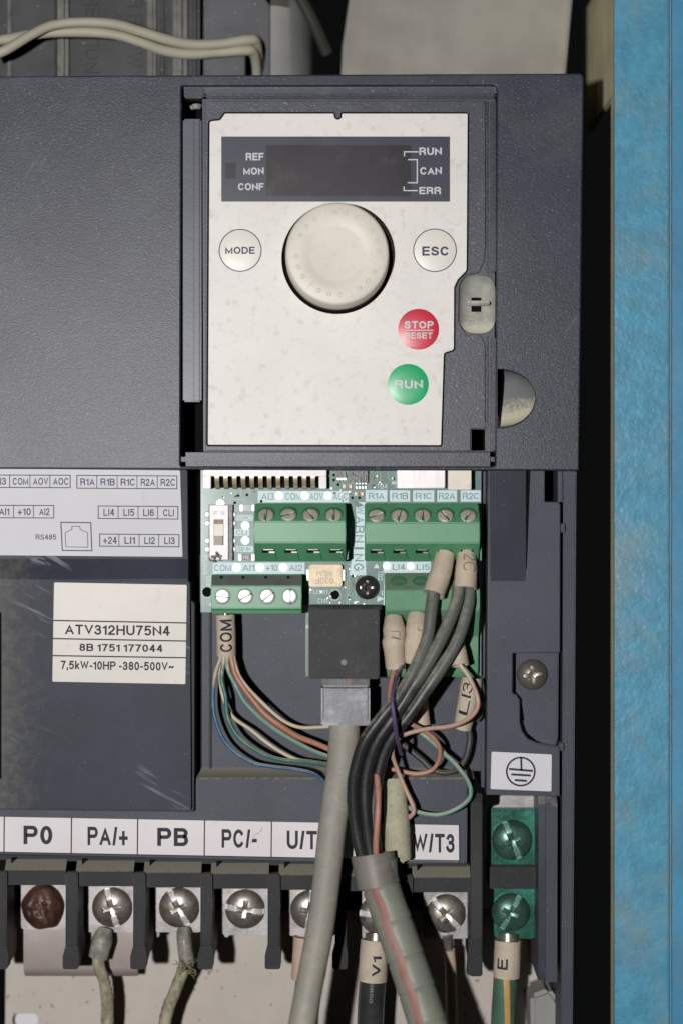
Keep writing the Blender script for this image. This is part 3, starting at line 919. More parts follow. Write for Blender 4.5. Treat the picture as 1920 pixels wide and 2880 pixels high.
part("dial_mark", b, m_knob, kn, angle=0)
bpy.data.objects[kn.children[0].name]['kind'] = 'stuff' if False else 'thing'

# ------------------------------------------------------------------ left flap and labels
b = B(); b.prism(rpoly([(-80, 1316), (527, 1322), (529, 1640), (-80, 1640)], [0, 6, 2, 0]), 5.0, -24, bev=0.4)
flap = part("terminal_flap", b, m_flap)
b = B(); b.prism(rpoly([(-80, 1626), (534, 1634), (538, 2278), (-80, 2274)], [0, 10, 8, 0]), 6.0, -24, bev=0.5)
part("lower_panel", b, m_flap, flap)
b = B(); b.profile(-80, 530, [(1572, 5.2), (1628, 6.4), (1628, 4), (1572, 4)], 5); part("sloped_band", b, m_flap, flap)
b = B(); b.box(-40, 1722, 5, 2190, 6.08, 5.5); part("side_slot", b, m_black, flap)
b = B(); b.prism(rpoly([(-80, 2276), (546, 2284), (547, 1700), (540, 1690), (536, 1690), (536, 2270), (-80, 2266)], [0, 10, 3, 3, 3, 3, 0]), 4.4, -24, bev=0.25); part("flap_lip", b, m_shroud, flap)

def tag_quad(name, pts, z, mat, parent, th=0.12):
    b = B(); b.prism(rpoly(pts, 4), z, z - th - 0.3); return part(name, b, mat, parent)
zl = 5.12
lab = tag_quad("wiring_label", [(-80, 1318), (507, 1323), (514, 1566), (-80, 1561)], zl, m_label, dr)
b = B(); z = zl + 0.05
sl = 0.012
def cells(b, xs, y0, y1, names, sl, hh, ymid=None, bold=0.02, wpx=2.6, widths=None):
    x0 = xs[0]
    f = lambda x: sl * (x - x0)
    line(b, [(xs[0], y0), (xs[-1], y0 + f(xs[-1])), (xs[-1], y1 + f(xs[-1])), (xs[0], y1), (xs[0], y0)], wpx, z)
    for x in xs[1:-1]: line(b, [(x, y0 + f(x)), (x, y1 + f(x))], wpx * .8, z)
    for (a, c), s in zip(zip(xs, xs[1:]), names):
        if not s: continue
        wd = (9.6 * len(s) + 8 if not widths else widths) * (0.78 if 'I' in s and len(s) == 3 else 1)
        m = (a + c) / 2 + 2
        ym = (y0 + y1) / 2 + f(m)
        write(b, s, m - wd / 2, ym - hh / 2, m + wd / 2, ym + hh / 2, z, bold=bold, slope=sl)
cells(b, [-30, 28, 85, 141, 198], 1336, 1371, ["AI3", "COM", "AOV", "AOC"], 0.003, 20, widths=43)
cells(b, [217, 273, 330, 386, 443, 498], 1337, 1373, ["R1A", "R1B", "R1C", "R2A", "R2C"], 0.006, 20, widths=40)
cells(b, [-60, -18, 39, 95, 152], 1421, 1456, ["", "AI1", "+10", "AI2"], 0.004, 20, widths=37)
cells(b, [277, 333, 389, 444, 501], 1423, 1458, ["LI4", "LI5", "LI6", "CLI"], 0.008, 20, widths=39)
cells(b, [281, 335, 392, 447, 504], 1502, 1536, ["+24", "LI1", "LI2", "LI3"], 0.008, 20, widths=38)
write(b, "RS485", 101, 1503, 159, 1518, z, bold=0.02)
line(b, [(172, 1469), (256, 1470), (259, 1549), (176, 1548), (172, 1469)], 3, z)
line(b, [(186, 1538), (184, 1498), (203, 1489), (203, 1480), (225, 1480), (226, 1489), (247, 1498), (248, 1539), (186, 1538)], 1.8, z)
part("lettering", b, m_ink, lab, angle=0)

zl = 6.1
lab = tag_quad("rating_label", [(153, 1638), (526, 1645), (522, 1924), (148, 1917)], zl, m_label2, dr)
b = B(); z = zl + 0.05
for ya, yb in ((1745, 1752), (1796, 1803), (1844, 1850)): line(b, [(151, ya), (523, yb)], 3.6, z)
write(b, "ATV312HU75N4", 183, 1756, 478, 1784, z, bold=0.028, slope=0.015)
write(b, "8B 1751 177044", 224, 1810, 458, 1831, z, bold=0.035, slope=0.014)
write(b, "7,5kW-10HP -380-500V~", 172, 1858, 490, 1882, z, bold=0.035, slope=0.015)
part("lettering", b, m_inkb, lab, angle=0)

# ------------------------------------------------------------------ cavity and lower front
b = B(); b.box(563, 1560, 1372, 2168, -4, -24); part("bay_floor", b, m_house)
b = B(); b.box(588, 1722, 595, 2164, -3.2, -4.5, bev=0.2); b.box(563, 1722, 567, 2164, -3.4, -4.5, bev=0.15); part("bay_rib", b, m_shroud)
b = B(); b.box(1352, 1325, 1372, 2215, -2.6, -24, bev=0.2); part("bay_wall", b, m_house)
b = B(); b.profile(553, 1330, [(2158, -4.1), (2168, -3.0), (2186, 1.6), (2192, 2.0), (2215, 2.0), (2215, -20), (2158, -20)], 0)
part("bay_ledge", b, m_house)
b = B(); b.prism([(-80, 2200), (1313, 2202), (1312, 2430), (1150, 2428), (-80, 2402)], 2.2, -20, bev=0.3)
part("lower_front", b, m_house)
zl = 2.32
lab = tag_quad("terminal_label", [(-60, 2296), (1289, 2321), (1291, 2423), (-60, 2396)], zl, m_strip, dr)
b = B(); z = zl + 0.05
ys = lambda x: 2297 + 0.0178 * x
for x in (13, 202, 388, 576, 764, 951, 1139): line(b, [(x, ys(x)), (x - 1, ys(x) + 99)], 3.4, z)
line(b, [(-40, ys(0) + 99), (1290, ys(1290) + 101)], 3, z)
line(b, [(1290, ys(1290) + 2), (1291, ys(1290) + 101)], 3, z)
for s, x0, x1, y0, y1 in (("P0", 67, 148, 2322, 2374), ("PA/+", 247, 360, 2325, 2377), ("PB", 443, 530, 2328, 2379), ("PC/-", 624, 723, 2332, 2384), ("U/T1", 807, 912, 2336, 2388), ("V/T2", 985, 1100, 2340, 2392), ("W/T3", 1160, 1277, 2344, 2397)):
    write(b, s, x0, y0, x1, y1, z, bold=0.045 if len(s) == 2 else 0.04, slope=0.012)
part("lettering", b, m_inkb, lab, angle=0)
b = B(); line(b, [(704, 2374), (716, 2350), (722, 2343), (727, 2346), (731, 2336), (735, 2338), (738, 2325)], 1.3, z + .01); part("pen_scratch", b, m_lug, lab, angle=0)
b = B(); b.prism([(-80, 2404), (1318, 2429), (1318, 2445), (-80, 2417)], 0.5, -20, bev=0.2); part("front_ledge", b, m_bar)

# shroud bars and dividers
posts = [(-22, 20), (185, 219), (375, 409), (564, 597), (753, 787), (942, 974), (1128, 1160)]
bar_x = posts + [(1322, 1354)]
for i, ((a0, a1), (c0, c1)) in enumerate(zip(bar_x, bar_x[1:])):
    dy = i * 3.4
    b = B(); b.profile(a1 - 2, c0 + 4, [(2414 + dy, 0.3), (2444 + dy, 2.6), (2448 + dy, 2.8), (2489 + dy, 2.8), (2489 + dy, -6), (2414 + dy, -6)], 1)
    part("shroud_bar", b, m_bar)
    b = B(); b.prism([(a1 + 12, 2413 + dy), (a1 + 27, 2413 + dy), (a1 + 12, 2429 + dy)], 1.7, 0.0); part("notch", b, m_black)
for i, (a0, a1) in enumerate(posts):
    dy = i * 2.0
    b = B()
    b.profile(a0, a1, [(2448 + dy, 3.2), (2456 + dy, 4.4), (2690, 4.4), (2726, 4.4), (2716, 2.0), (2650, -16), (2448, -16)], 4.4)
    bmesh.ops.bevel(b.bm, geom=list(b.bm.edges), offset=0.25 * MM, segments=2, affect='EDGES')
    b.prism(rpoly([(a0 + 0, 2660), (a1, 2660), (a1 + 4, 2690), (a1 + 2, 2726), (a0 - 8, 2726), (a0 - 8, 2690)], [2, 2, 6, 8, 8, 8]), 4.9, 1.0, bev=0.4)
    part("divider", b, m_shroud)
b = B(); b.profile(1323, 1355, [(2230, 3.5), (2262, 5.0), (2746, 5.0), (2746, 2.0), (2660, -16), (2230, -16)], 5)
bmesh.ops.bevel(b.bm, geom=list(b.bm.edges), offset=0.25 * MM, segments=2, affect='EDGES')
b.prism([(1318, 2636), (1354, 2636), (1356, 2746), (1312, 2744)], 5.2, 2, bev=0.3)
part("divider", b, m_shroud)
b = B(); b.box(-80, 2405, 1340, 2560, -13, -20); part("terminal_back", b, m_black)

# power terminals: clamp plate and screw
terms = [("P0", 60, 186, 2494, 2614, None), ("PA", 246, 378, 2493, 2622, (316, 2551, 56, -75)), ("PB", 434, 568, 2496, 2622, (504, 2552, 56, -62)),
         ("PC", 625, 756, 2500, 2630, (689, 2556, 55, -8)), ("U", 811, 944, 2503, 2632, (872, 2558, 55, 82)), ("V", 1018, 1130, 2528, 2643, (1066, 2572, 56, -6)),
         ("W", 1190, 1316, 2512, 2640, (1253, 2569, 54, -48))]
for nm, x0, x1, y0, y1, s in terms:
    b = B(); b.prism(rrect(x0, y0 - 30, x1, y1, 10), -8, -9.6, bev=0.35)
    if s:
        b.box(x0, s[1] - 8, x1, s[1] + 7, -7.7, -8.4, bev=0.15)
        b.box(s[0] - 8, y0, s[0] + 8, y1, -7.72, -8.4, bev=0.15)
    t = part("power_terminal", b, m_clamp)
    if s:
        put_screw("terminal_screw", screw(s[0], s[1], -7.4, s[2], 1.6, s[3], 'combo', 96, 26, 2.2), m_steel, t, m_slot)
    else:
        b = B(); bm = b.bm
        from mathutils import noise as mn
        R = LN(62, -7)
        c = P(124, 2550, -8)
        rings = [[bm.verts.new(c + Vector((0, -3.4 * MM, 0)))]]
        for i in range(1, 17):
            rr = R * i / 16
            ring = []
            for k in range(56):
                an = 2 * math.pi * k / 56
                x, y = rr * math.cos(an), rr * math.sin(an)
                nz = mn.fractal(Vector((x * .55 + 3, y * .5, 1.7)), 1.0, 2.0, 3)
                crease = -0.9 * math.exp(-((x - 0.9 + 0.3 * y) / 0.35) ** 2) if y < 1.5 else 0
                hz = 3.4 * max(0, 1 - (i / 16) ** 2.6) ** .6 + nz * 0.8 * (1 - i / 16 * .6) + crease
                wob = 1 + 0.10 * mn.noise(Vector((math.cos(an) * 1.6, math.sin(an) * 1.6, 0)))
                ring.append(bm.verts.new(c + Vector((x * wob, -max(hz, 0.05), y * wob * 1.02)) * MM))
            rings.append(ring)
        for a, d_ in zip(rings, rings[1:]):
            for k in range(56):
                j = (k + 1) % 56
                if len(a) == 1: bm.faces.new([a[0], d_[k], d_[j]])
                else: bm.faces.new([a[k], d_[k], d_[j], a[j]])
        part("wax_seal", b, m_wax, t, angle=60)
for x, y in ((441, 2627), (637, 2632), (448, 2627)):
    pass
b = B(); b.profile(67, 386, [(2606, -11), (2722, -11), (2736, -11.6), (2745, -13.4), (2745, -14), (2606, -14)], -11)
part("link_plate", b, m_busbar)
for x in (441, 637):
    b = B(); b.box(x - 6, 2620, x + 7, 2636, -9, -11, bev=0.2); part("clamp_tab", b, m_clamp)

# ------------------------------------------------------------------ right hand panel
ZR = 5.0
rp = [(1371, 1322), (1531, 1322), (1531, 1411), (1570, 1412), (1575, 1420), (1574, 1836), (1441, 1838), (1440, 1950), (1452, 1955), (1461, 1968), (1461, 2030), (1467, 2055), (1483, 2078), (1512, 2092), (1573, 2102), (1573, 2240), (1367, 2236)]
pan = part("side_panel", plate(rp, [], ZR, ZR - 9, 0.25), m_house)
b = B(); b.prism([(1450, 1830), (1570, 1830), (1568, 2075), (1560, 2100), (1510, 2085), (1480, 2060), (1470, 2030), (1469, 1965), (1450, 1950)], ZR - 3.2, ZR - 8, bev=0.3)
rc = part("screw_recess", b, m_house, pan)
put_screw("recess_screw", screw(1495, 1897, ZR - 3.0, 43, 1.9, 8, 'cross', 64, 20, 2.2), m_brscrew, pan)
b = B(); b.wedge(1378, 1322, 1478, 1636, ZR + 2.2, ZR + 0.05, ZR - 2, bev=0.15); part("raised_tongue", b, m_flap, pan)
b = B(); b.prism([(1478, 1322), (1490, 1322), (1480, 1600), (1477, 1600)], ZR + 0.12, ZR - .2); part("tongue_gap_shade", b, m_black, pan)  # black strip on the panel paints the shade in the tongue's gap
b = B(); b.prism([(1583, 1322), (1620, 1322), (1609, 2960), (1577, 2960)], ZR - 2.2, -40, bev=0.3); part("side_rail", b, m_house)
b = B(); b.box(1567, 1322, 1580, 1412, ZR - 3, -30); part("rail_web", b, m_house)
b = B(); b.box(1570, 1473, 1588, 1497, ZR - 0.6, ZR - 5, bev=0.2); part("snap_tab", b, m_house)
b = B(); b.box(1570, 2090, 1584, 2112, ZR - 0.8, ZR - 5, bev=0.2); part("snap_tab", b, m_house)
lab = tag_quad("earth_label", [(1381, 2114), (1550, 2122), (1549, 2226), (1378, 2219)], ZR + 0.12, m_label, dr)
b = B(); z = ZR + 0.17
b.ring(1463, 2170, 37, 42, z, 64)
line(b, [(1464, 2133), (1465, 2165)], 5.5, z); line(b, [(1433, 2163), (1494, 2168)], 6, z)
line(b, [(1439, 2178), (1488, 2181)], 6, z); line(b, [(1449, 2194), (1477, 2196)], 6, z)
part("earth_symbol", b, m_inkb, lab, angle=0)
b = B(); frame_line(b, 1370, 2106, 1560, 2232, 5, ZR + 0.1, 0.02); part("label_rim", b, m_house, lab)

# earth terminals
b = B(); b.prism([(1405, 2236), (1512, 2238), (1513, 2330), (1376, 2330), (1376, 2266), (1406, 2266)], -9.5, -11, bev=0.3); part("earth_tab", b, m_clamp)
for x0, x1, y0, y1, sx, sy, sr, an in ((1370, 1515, 2274, 2434, 1438, 2362, 56, -68), (1388, 1505, 2490, 2640, 1434, 2565, 53, 62)):
    b = B(); b.prism(rrect(x0, y0, x1, y1, 14), -7.5, -9.5, bev=0.5)
    t = part("earth_terminal", b, m_gclamp)
    b = B()
    b.box(sx - 12, y0 + 1, sx + 6, sy, -7.1, -8, bev=0.25); b.box(x0 + 1, sy - 4, sx, sy + 14, -7.12, -8, bev=0.25)
    part("clamp_rib", b, m_gclamp, t)
    put_screw("terminal_screw", screw(sx, sy, -7.0, sr, 1.8, an, 'combo', 96, 26, 2.2), m_gscrew, t, m_gslot)
b = B(); b.box(1376, 2438, 1515, 2501, -4.5, -16, bev=0.25); eb = part("earth_bridge", b, m_shroud)
b = B(); b.ring(1433, 2470, 20, 23, -4.44, 40); part("bridge_mark", b, m_jack, eb)
b = B()
b.profile(1513, 1538, [(2236, 0), (2262, 2.0), (2740, 1.5), (2756, 0.5), (2700, -16), (2236, -16)], 2)
b.profile(1533, 1566, [(2240, 1.5), (2270, 3.2), (2762, 2.6), (2762, 0), (2700, -16), (2240, -16)], 3)
part("side_divider", b, m_house)
b = B(); b.prism([(1490, 2800), (1545, 2780), (1575, 2820), (1575, 2960), (1494, 2960)], -10, -30, bev=1.0); part("corner_foot", b, m_fan3)

# ------------------------------------------------------------------ circuit board
b = B(); b.prism([(565, 1318), (1352, 1318), (1352, 1902), (860, 1902), (860, 1722), (565, 1722)], 0, -1.6)
pcb = part("circuit_board", b, m_pcb)
zs = 0.04
b = B()
for x0, y0, x1, y1 in ((726, 1381, 980, 1413), (599, 1582, 857, 1614), (1027, 1378, 1088, 1411), (1095, 1379, 1152, 1411), (1160, 1379, 1220, 1411), (1228, 1379, 1284, 1411), (1294, 1379, 1350, 1411), (1077, 1580, 1210, 1609), (664, 1448, 712, 1464), (658, 1488, 702, 1507), (664, 1536, 712, 1552)):
    b.quad([(x0, y0, zs), (x1, y0, zs), (x1, y1, zs), (x0, y1, zs)])
b.quad([(1000, 1412, zs), (1027, 1412, zs), (1024, 1470, zs), (1029, 1618, zs), (982, 1618, zs), (1002, 1480, zs)])
line(b, [(876, 1704), (1079, 1704), (1082, 1610), (1210, 1609)], 3, zs)
for pts in (((1050, 1598), (1066, 1598), (1058, 1584)), ((1060, 1676), (1080, 1684), (1060, 1693)), ((588, 1700), (596, 1692), (596, 1708))):
    b.quad([(x, y, zs) for x, y in pts])
write(b, "TB4", 1058, 1361, 1088, 1374, zs, bold=0.0); write(b, "8", 1100, 1354, 1113, 1362, zs, rot=-90)
write(b, "FU303", 571, 1563, 583, 1616, zs, rot=-90, bold=0.0); write(b, "TB3", 580, 1618, 593, 1646, zs, rot=-90, bold=0.0)
write(b, "FU301", 870, 1659, 921, 1671, zs, bold=0.0); write(b, "CN1", 893, 1683, 921, 1696, zs, bold=0.0)
write(b, "TB2", 1062, 1605, 1076, 1632, zs, rot=-90, bold=0.0); write(b, "1", 1070, 1662, 1075, 1675, zs)
write(b, "8", 861, 1757, 867, 1768, zs)
part("silkscreen", b, m_silk, pcb, angle=0)
b = B()
for i, (s, x0, x1) in enumerate((("AI3", 735, 771), ("COM", 802, 847), ("AOV", 871, 909), ("AOC", 936, 977))): write(b, s, x0, 1386, x1, 1406, zs + .04, bold=-0.01)
for s, x0, x1 in (("COM", 603, 650), ("AI1", 682, 716), ("+10", 748, 781), ("AI2", 813, 850)): write(b, s, x0, 1588, x1, 1606, zs + .04, bold=-0.005)
for s, x0, x1 in (("R1A", 1036, 1080), ("R1B", 1102, 1146), ("R1C", 1168, 1212), ("R2A", 1233, 1278), ("R2C", 1300, 1345)): write(b, s, x0, 1386, x1, 1404, zs + .04, bold=0.0)
for s, x0, x1 in (("LI4", 1103, 1138), ("LI5", 1171, 1207)): write(b, s, x0, 1587, x1, 1603, zs + .04, bold=0.0)
for s, x0, x1, y0, y1 in (("SOURCE", 665, 711, 1450, 1462), ("CLI", 665, 695, 1491, 1504), ("SINK", 667, 709, 1538, 1550)): write(b, s, x0, y0, x1, y1, zs + .04, bold=-0.01)
for i, ch in enumerate("WARNING"):
    yy = 1436 + i * 26.5
    write(b, ch, 1001 - i * 1.2, yy - (10 if ch != "I" else 3), 1024 - i * .4, yy + (10 if ch != "I" else 3), zs + .04, rot=-90, bold=0.0)
b.quad([(992, 1405, zs + .04), (1024, 1422, zs + .04), (1003, 1428, zs + .04)])
part("board_lettering", b, m_inkg, pcb, angle=0)
b = B()
for x, y in ((785, 1394), (857, 1394), (922, 1394), (690, 1478), (690, 1520), (666, 1596), (731, 1596), (797, 1596), (1087, 1591), (1154, 1592)):
    r = LN(12, 0)
    b.lathe(x, y, 0.05, [(0, 0.08), (r * .97, 0.08), (r, 0.02), (r, -.05)], 24)
    part("test_pad", b, m_pad, pcb); b = B()
b.bm.free()
b = B()
for pts in ([(975, 1592), (975, 1712)], [(981, 1592), (981, 1712)], [(975, 1592), (984, 1584)], [(981, 1592), (990, 1584)], [(678, 1375), (678, 1388), (672, 1394)], [(703, 1375), (703, 1388)], [(726, 1376), (726, 1420)], [(658, 1440), (676, 1424)], [(753, 1376), (753, 1382)], [(802, 1376), (802, 1382)], [(664, 1405), (690, 1405), (690, 1418)]):
    b = B(); line(b, pts, 1.8, 0.03); part("trace", b, m_trace, pcb, angle=0)
b = B()
for x, y in ((670, 1394), (695, 1392), (661, 1414), (735, 1410), (990, 1400), (939, 1336), (939, 1350), (951, 1363), (992, 1620), (1010, 1400)):
    b.disc(x, y, 4, 0.06, -.05, 12)
b.disc(942, 1673, 15, 0.02, -0.4, 28); b.disc(583, 1665, 16, 0.02, -.4, 28)
part("via", b, m_black, pcb)
for x, y, r0 in ((942, 1673, 13), (583, 1665, 14)):
    b = B(); b.ring(x, y, r0, r0 + 4, 0.05, 28); part("via_ring", b, m_trace, pcb)

for x, y, wd, hg, mt in ((946, 1352, 9, 5, m_cap), (955, 1376, 6, 9, m_creamc), (978, 1348, 5, 9, m_cap), (988, 1330, 4, 8, m_chip), (1046, 1340, 5, 9, m_cap), (1046, 1362, 5, 8, m_chip), (708, 1380, 8, 5, m_cap), (936, 1384, 8, 5, m_chip), (988, 1640, 5, 9, m_cap), (1000, 1690, 9, 5, m_creamc), (858, 1655, 5, 9, m_cap)):
    b = B(); b.box(x, y, x + wd, y + hg, .6, 0, bev=.05); part("chip_part", b, mt, pcb)
for k in range(46):
    x, y = random.choice(((random.uniform(572, 700), random.uniform(1378, 1440)), (random.uniform(930, 1050), random.uniform(1326, 1412)), (random.uniform(980, 1070), random.uniform(1600, 1700)), (random.uniform(870, 990), random.uniform(1652, 1700)), (random.uniform(1042, 1112), random.uniform(1326, 1376))))
    b = B(); b.lathe(x, y, 0.03, [(0, .05), (LN(random.uniform(1.5, 3)), .03)], 8); part("solder_dot", b, random.choice((m_screw, m_trace, m_screw, m_black)), pcb)
for pts in ([(572, 1390), (600, 1390), (612, 1402)], [(660, 1378), (660, 1392), (640, 1412)], [(1060, 1328), (1060, 1352)], [(1070, 1328), (1070, 1352)], [(1090, 1326), (1090, 1345), (1108, 1350)], [(880, 1652), (880, 1656)], [(1000, 1620), (1000, 1700)], [(1008, 1620), (1008, 1618)], [(868, 1725), (861, 1740), (861, 1890)]):
    b = B(); line(b, pts, 1.6, 0.03); part("trace", b, m_trace, pcb, angle=0)
# pin header
b = B(); b.box(572, 1322, 918, 1339, 4.2, 0, bev=0.12); b.box(572, 1339.5, 593, 1374, 4.2, 0, bev=0.12); b.box(897, 1339.5, 918, 1374, 4.2, 0, bev=0.12)
hd = part("edge_connector", b, m_white)
b = B(); b.box(593, 1340, 897, 1372, 0.6, 0.05); part("connector_slot", b, m_black, hd)
for i in range(12):
    x = 604.5 + 24.5 * i
    b = B(); b.profile(x, x + 12, [(1338, 3.4), (1348, 3.4), (1358, 2.9), (1370, 1.2), (1376, 0.3), (1376, 0), (1338, 0)], 3)
    part("contact", b, m_gold, hd, angle=50)

# mode switch
b = B(); b.box(587, 1419, 654, 1577, 2.2, 0, bev=0.08)
sw = part("slide_switch", b, m_chip)
b = B(); b.add(plate(rrect(590, 1421, 642, 1574, 3), [[(602, 1461), (629, 1461), (629, 1533), (602, 1533)]], 2.9, 2.3, .05)); part("switch_cover", b, m_white, sw)
b = B(); b.box(603, 1461, 609, 1472, 2.45, 2.2); b.box(610, 1461, 627, 1472, 2.6, 2.2); part("switch_contact", b, m_cap, sw)
b = B(); b.box(602, 1474, 628, 1507, 2.55, 2.2); part("slider_track", b, m_creamc, sw)
b = B(); b.box(601, 1508, 627, 1533, 3.8, 2.2, bev=0.15); part("slider", b, m_beige, sw)
b = B()
for y in (1447, 1472, 1521, 1545):
    for x in (584, 657): b.lathe(x, y, 0.05, [(0, .5), (LN(8), .35), (LN(9), -.05)], 16)
b.lathe(621, 1416, 0.05, [(0, .4), (LN(12), .3), (LN(13), -.05)], 18)
part("solder_joint", b, m_screw, sw)
b = B()
for i in range(26):
    x, y = 604 + random.gauss(0, 8), 1564 + random.gauss(0, 6)
    b.lathe(x, y, 2.9, [(0, .12), (LN(3), .05), (LN(3.5), 0)], 6)
part("dirt_speck", b, m_chip, sw)
write_b = B(); write(write_b, "5 2", 600, 1438, 632, 1447, 2.95, rot=180, bold=-.01); part("lettering", write_b, m_beige, sw, angle=0)

# small parts
def chip_r(x0, y0, x1, y1, h, body, endm, vertical=False, name="resistor"):
    b = B(); b.box(x0, y0, x1, y1, h, 0, bev=0.05)
    c = part(name, b, body)
    for a0, a1 in ((x0 - 4, x0 + 5), (x1 - 5, x1 + 4)):
        e = B(); e.box(a0, y0 - .5, a1, y1 + .5, h + .05, 0, bev=0.1); part("end_cap", e, endm, c)
    return c
chip_r(679, 1420, 712, 1437, 0.7, m_plug, m_tin)
c = chip_r(675, 1559, 712, 1576, 0.7, m_chip, m_gold)
b = B(); write(b, "NX", 685, 1562, 701, 1573, 0.74); part("lettering", b, m_inkw, c, angle=0)
chip_r(967, 1363, 985, 1373, 0.8, m_cap, m_creamc, name="capacitor")
chip_r(1000, 1384, 1018, 1394, 0.8, m_cap, m_creamc, name="capacitor")
b = B(); b.box(948, 1326, 973, 1344, 0.9, 0.1, bev=.08); ic = part("logic_chip", b, m_chip)
b = B()
for i in range(6):
    b.box(948 + i * 4.4, 1344, 950.5 + i * 4.4, 1350, 0.4, 0.0)
part("chip_pin", b, m_screw, ic)
b = B(); b.box(996, 1318, 1034, 1358, 1.6, 0.1, bev=.1); ic = part("power_chip", b, m_chip)
b = B()
for i in range(4):
    b.profile(1000 + i * 8.5, 1004 + i * 8.5, [(1358, 0.9), (1362, 0.9), (1368, 0.2), (1374, 0.2), (1374, 0.05), (1358, .05)], 1)
part("chip_pin", b, m_screw, ic)
b = B()
for i in range(150):
    x, y = random.uniform(975, 998), random.uniform(1322, 1390)
    if i % 3 == 0: x, y = random.uniform(1030, 1043), random.uniform(1322, 1380)
    b.lathe(x, y, 0.0, [(0, random.uniform(.1, .3)), (LN(random.uniform(.8, 2.2)), .02)], 5)
part("solder_splash", b, m_screw, pcb)
b = B(); b.box(1116, 1318, 1250, 1373, 5.5, 0, bev=0.15); part("metal_can", b, m_can)
b = B(); b.box(1259, 1318, 1324, 1377, 5.5, 0, bev=0.12); rl = part("cream_relay", b, m_creamc)
b = B(); b.box(1300, 1357, 1322, 1376.5, 5.75, 5.3, bev=0.1); b.disc(1311, 1367, 6, 5.95, 5.7, 20); part("corner_mark", b, m_creamc, rl)
b = B(); b.box(869, 1588, 962, 1650, 2.6, 0, bev=0.25); fu = part("board_fuse", b, m_fuse)
b = B(); b.box(862, 1602, 868, 1633, 1.6, 0, bev=.1); b.box(963, 1602, 969, 1633, 1.6, 0, bev=.1); part("end_cap", b, m_screw, fu)
b = B(); write(b, "030F", 886, 1625, 938, 1642, 2.64, rot=180, bold=-.01); write(b, "WLM", 890, 1606, 936, 1621, 2.64, rot=180, bold=-.01); part("lettering", b, m_beige, fu, angle=0)
put_screw("board_screw", screw(1032, 1652, 0.2, 34, 1.7, 0, 'cross', 64, 20, 2.4), m_bscrew, dr)

# ------------------------------------------------------------------ green terminal blocks
ZT = 7.2
def block(x0, x1, ys_, n, scr, slots, dusty=False, zfront=11.5):
    """screw face sloping up the board, tall front band, wire entries sloping down"""
    y0, y1, y2, y3 = ys_
    b = B()
    b.profile(x0, x1, [(y0, ZT), (y1, zfront), (y2, zfront), (y3, 7.0), (y3, 0), (y0, 0)], zfront)
    bmesh.ops.bevel(b.bm, geom=[e for e in b.bm.edges if not all(abs(v.co.y) < 1e-7 for v in e.verts)], offset=0.18 * MM, segments=2, affect='EDGES')
    blk = part("terminal_block", b, m_blockd if dusty else m_block)
    ang = math.degrees(math.atan2(zfront - ZT, abs(P(0, y0, ZT).z - P(0, y1, zfront).z) / MM))
    for (sx, sy, an) in scr:
        zc = ZT + (zfront - ZT) * (sy - y0) / (y1 - y0)
        e = B(); e.lathe(sx, sy - 6, zc + 0.03, [(0, 0.02), (LN(24), 0.02), (LN(24.5), -0.3)], 36, tilt=-ang); 
        part("screw_well", e, m_blockg if dusty else m_well, blk)
        if an is not None:
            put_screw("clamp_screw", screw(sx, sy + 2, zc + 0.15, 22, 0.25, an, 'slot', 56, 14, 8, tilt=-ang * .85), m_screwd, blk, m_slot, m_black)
    for (a, c) in slots:
        zc = zfront - (zfront - 7.0) * .45
        e = B(); e.box(a, y2 + 15, c, y2 + 29, zc + 0.35, zc - 1.5); s_ = part("wire_entry", e, m_black, blk)
        e = B(); e.quad([(a, y2 + 29, zc + 0.3), (c, y2 + 29, zc + 0.3), (c + 6, y3 - 5, 8.05), (a - 6, y3 - 5, 8.05)]); part("entry_sill", e, m_block, blk)
        e = B(); e.box(a + 4, y2 + 18, c - 4, y2 + 21, zc + 0.42, zc - 1); e.box((a + c) / 2 + 2, y2 + 25, c, y2 + 29, zc + .41, zc - 1); part("entry_cage", e, m_bscrew, s_)
    return blk
m_well = M("terminal_well_green", C(58, 112, 78), 0.4, var=(200, 0.1))
block(714, 972, (1416, 1467, 1526, 1579), 4, [(748, 1449, 85), (811, 1448, 18), (874, 1449, -60), (938, 1449, 90)], [(737, 773), (800, 836), (863, 899), (926, 962)])
block(1026, 1348, (1416, 1470, 1527, 1578), 5, [(1058, 1451, 22), (1122, 1451, 78), (1187, 1451, 93), (1251, 1451, -58), (1315, 1451, 62)], [(1041, 1077), (1105, 1140), (1168, 1203), (1230, 1266), (1295, 1330)])
e = B(); e.box(1349, 1524, 1353, 1577, 7.5, 0, bev=.1); part("block_rib", e, m_block)
e = B(); e.box(974, 1520, 979, 1574, 6.5, 0, bev=.1); part("block_rib", e, m_well)
# lower left block, screws facing out
b = B()
b.profile(594, 848, [(1616, 7.4), (1648, 9.5), (1711, 9.5), (1716, 8.6), (1725, 8.4), (1725, 0), (1616, 0)], 9.5)
bmesh.ops.bevel(b.bm, geom=[e for e in b.bm.edges if not all(abs(v.co.y) < 1e-7 for v in e.verts)], offset=0.15 * MM, segments=2, affect='EDGES')
blk = part("terminal_block", b, m_block)
b = B(); b.quad([(597, 1618, 7.62), (846, 1618, 7.62), (846, 1647, 9.46), (597, 1647, 9.46)]); part("dusty_top", b, m_blockg, blk)
for sx, an in ((626.5, -3), (690, 28), (752, 38), (815, 90)):
    b = B(); b.ring(sx, 1677, 21, 25, 9.56, 40); part("screw_well", b, m_well, blk)
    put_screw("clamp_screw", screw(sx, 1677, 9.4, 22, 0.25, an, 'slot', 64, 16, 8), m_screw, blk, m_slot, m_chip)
for x in (623, 684, 748, 811):
    b = B(); b.lathe(x, 1624, 8.1, [(0, .1), (LN(4), .1), (LN(4.5), -.1)], 12); part("top_hole", b, m_black, blk)
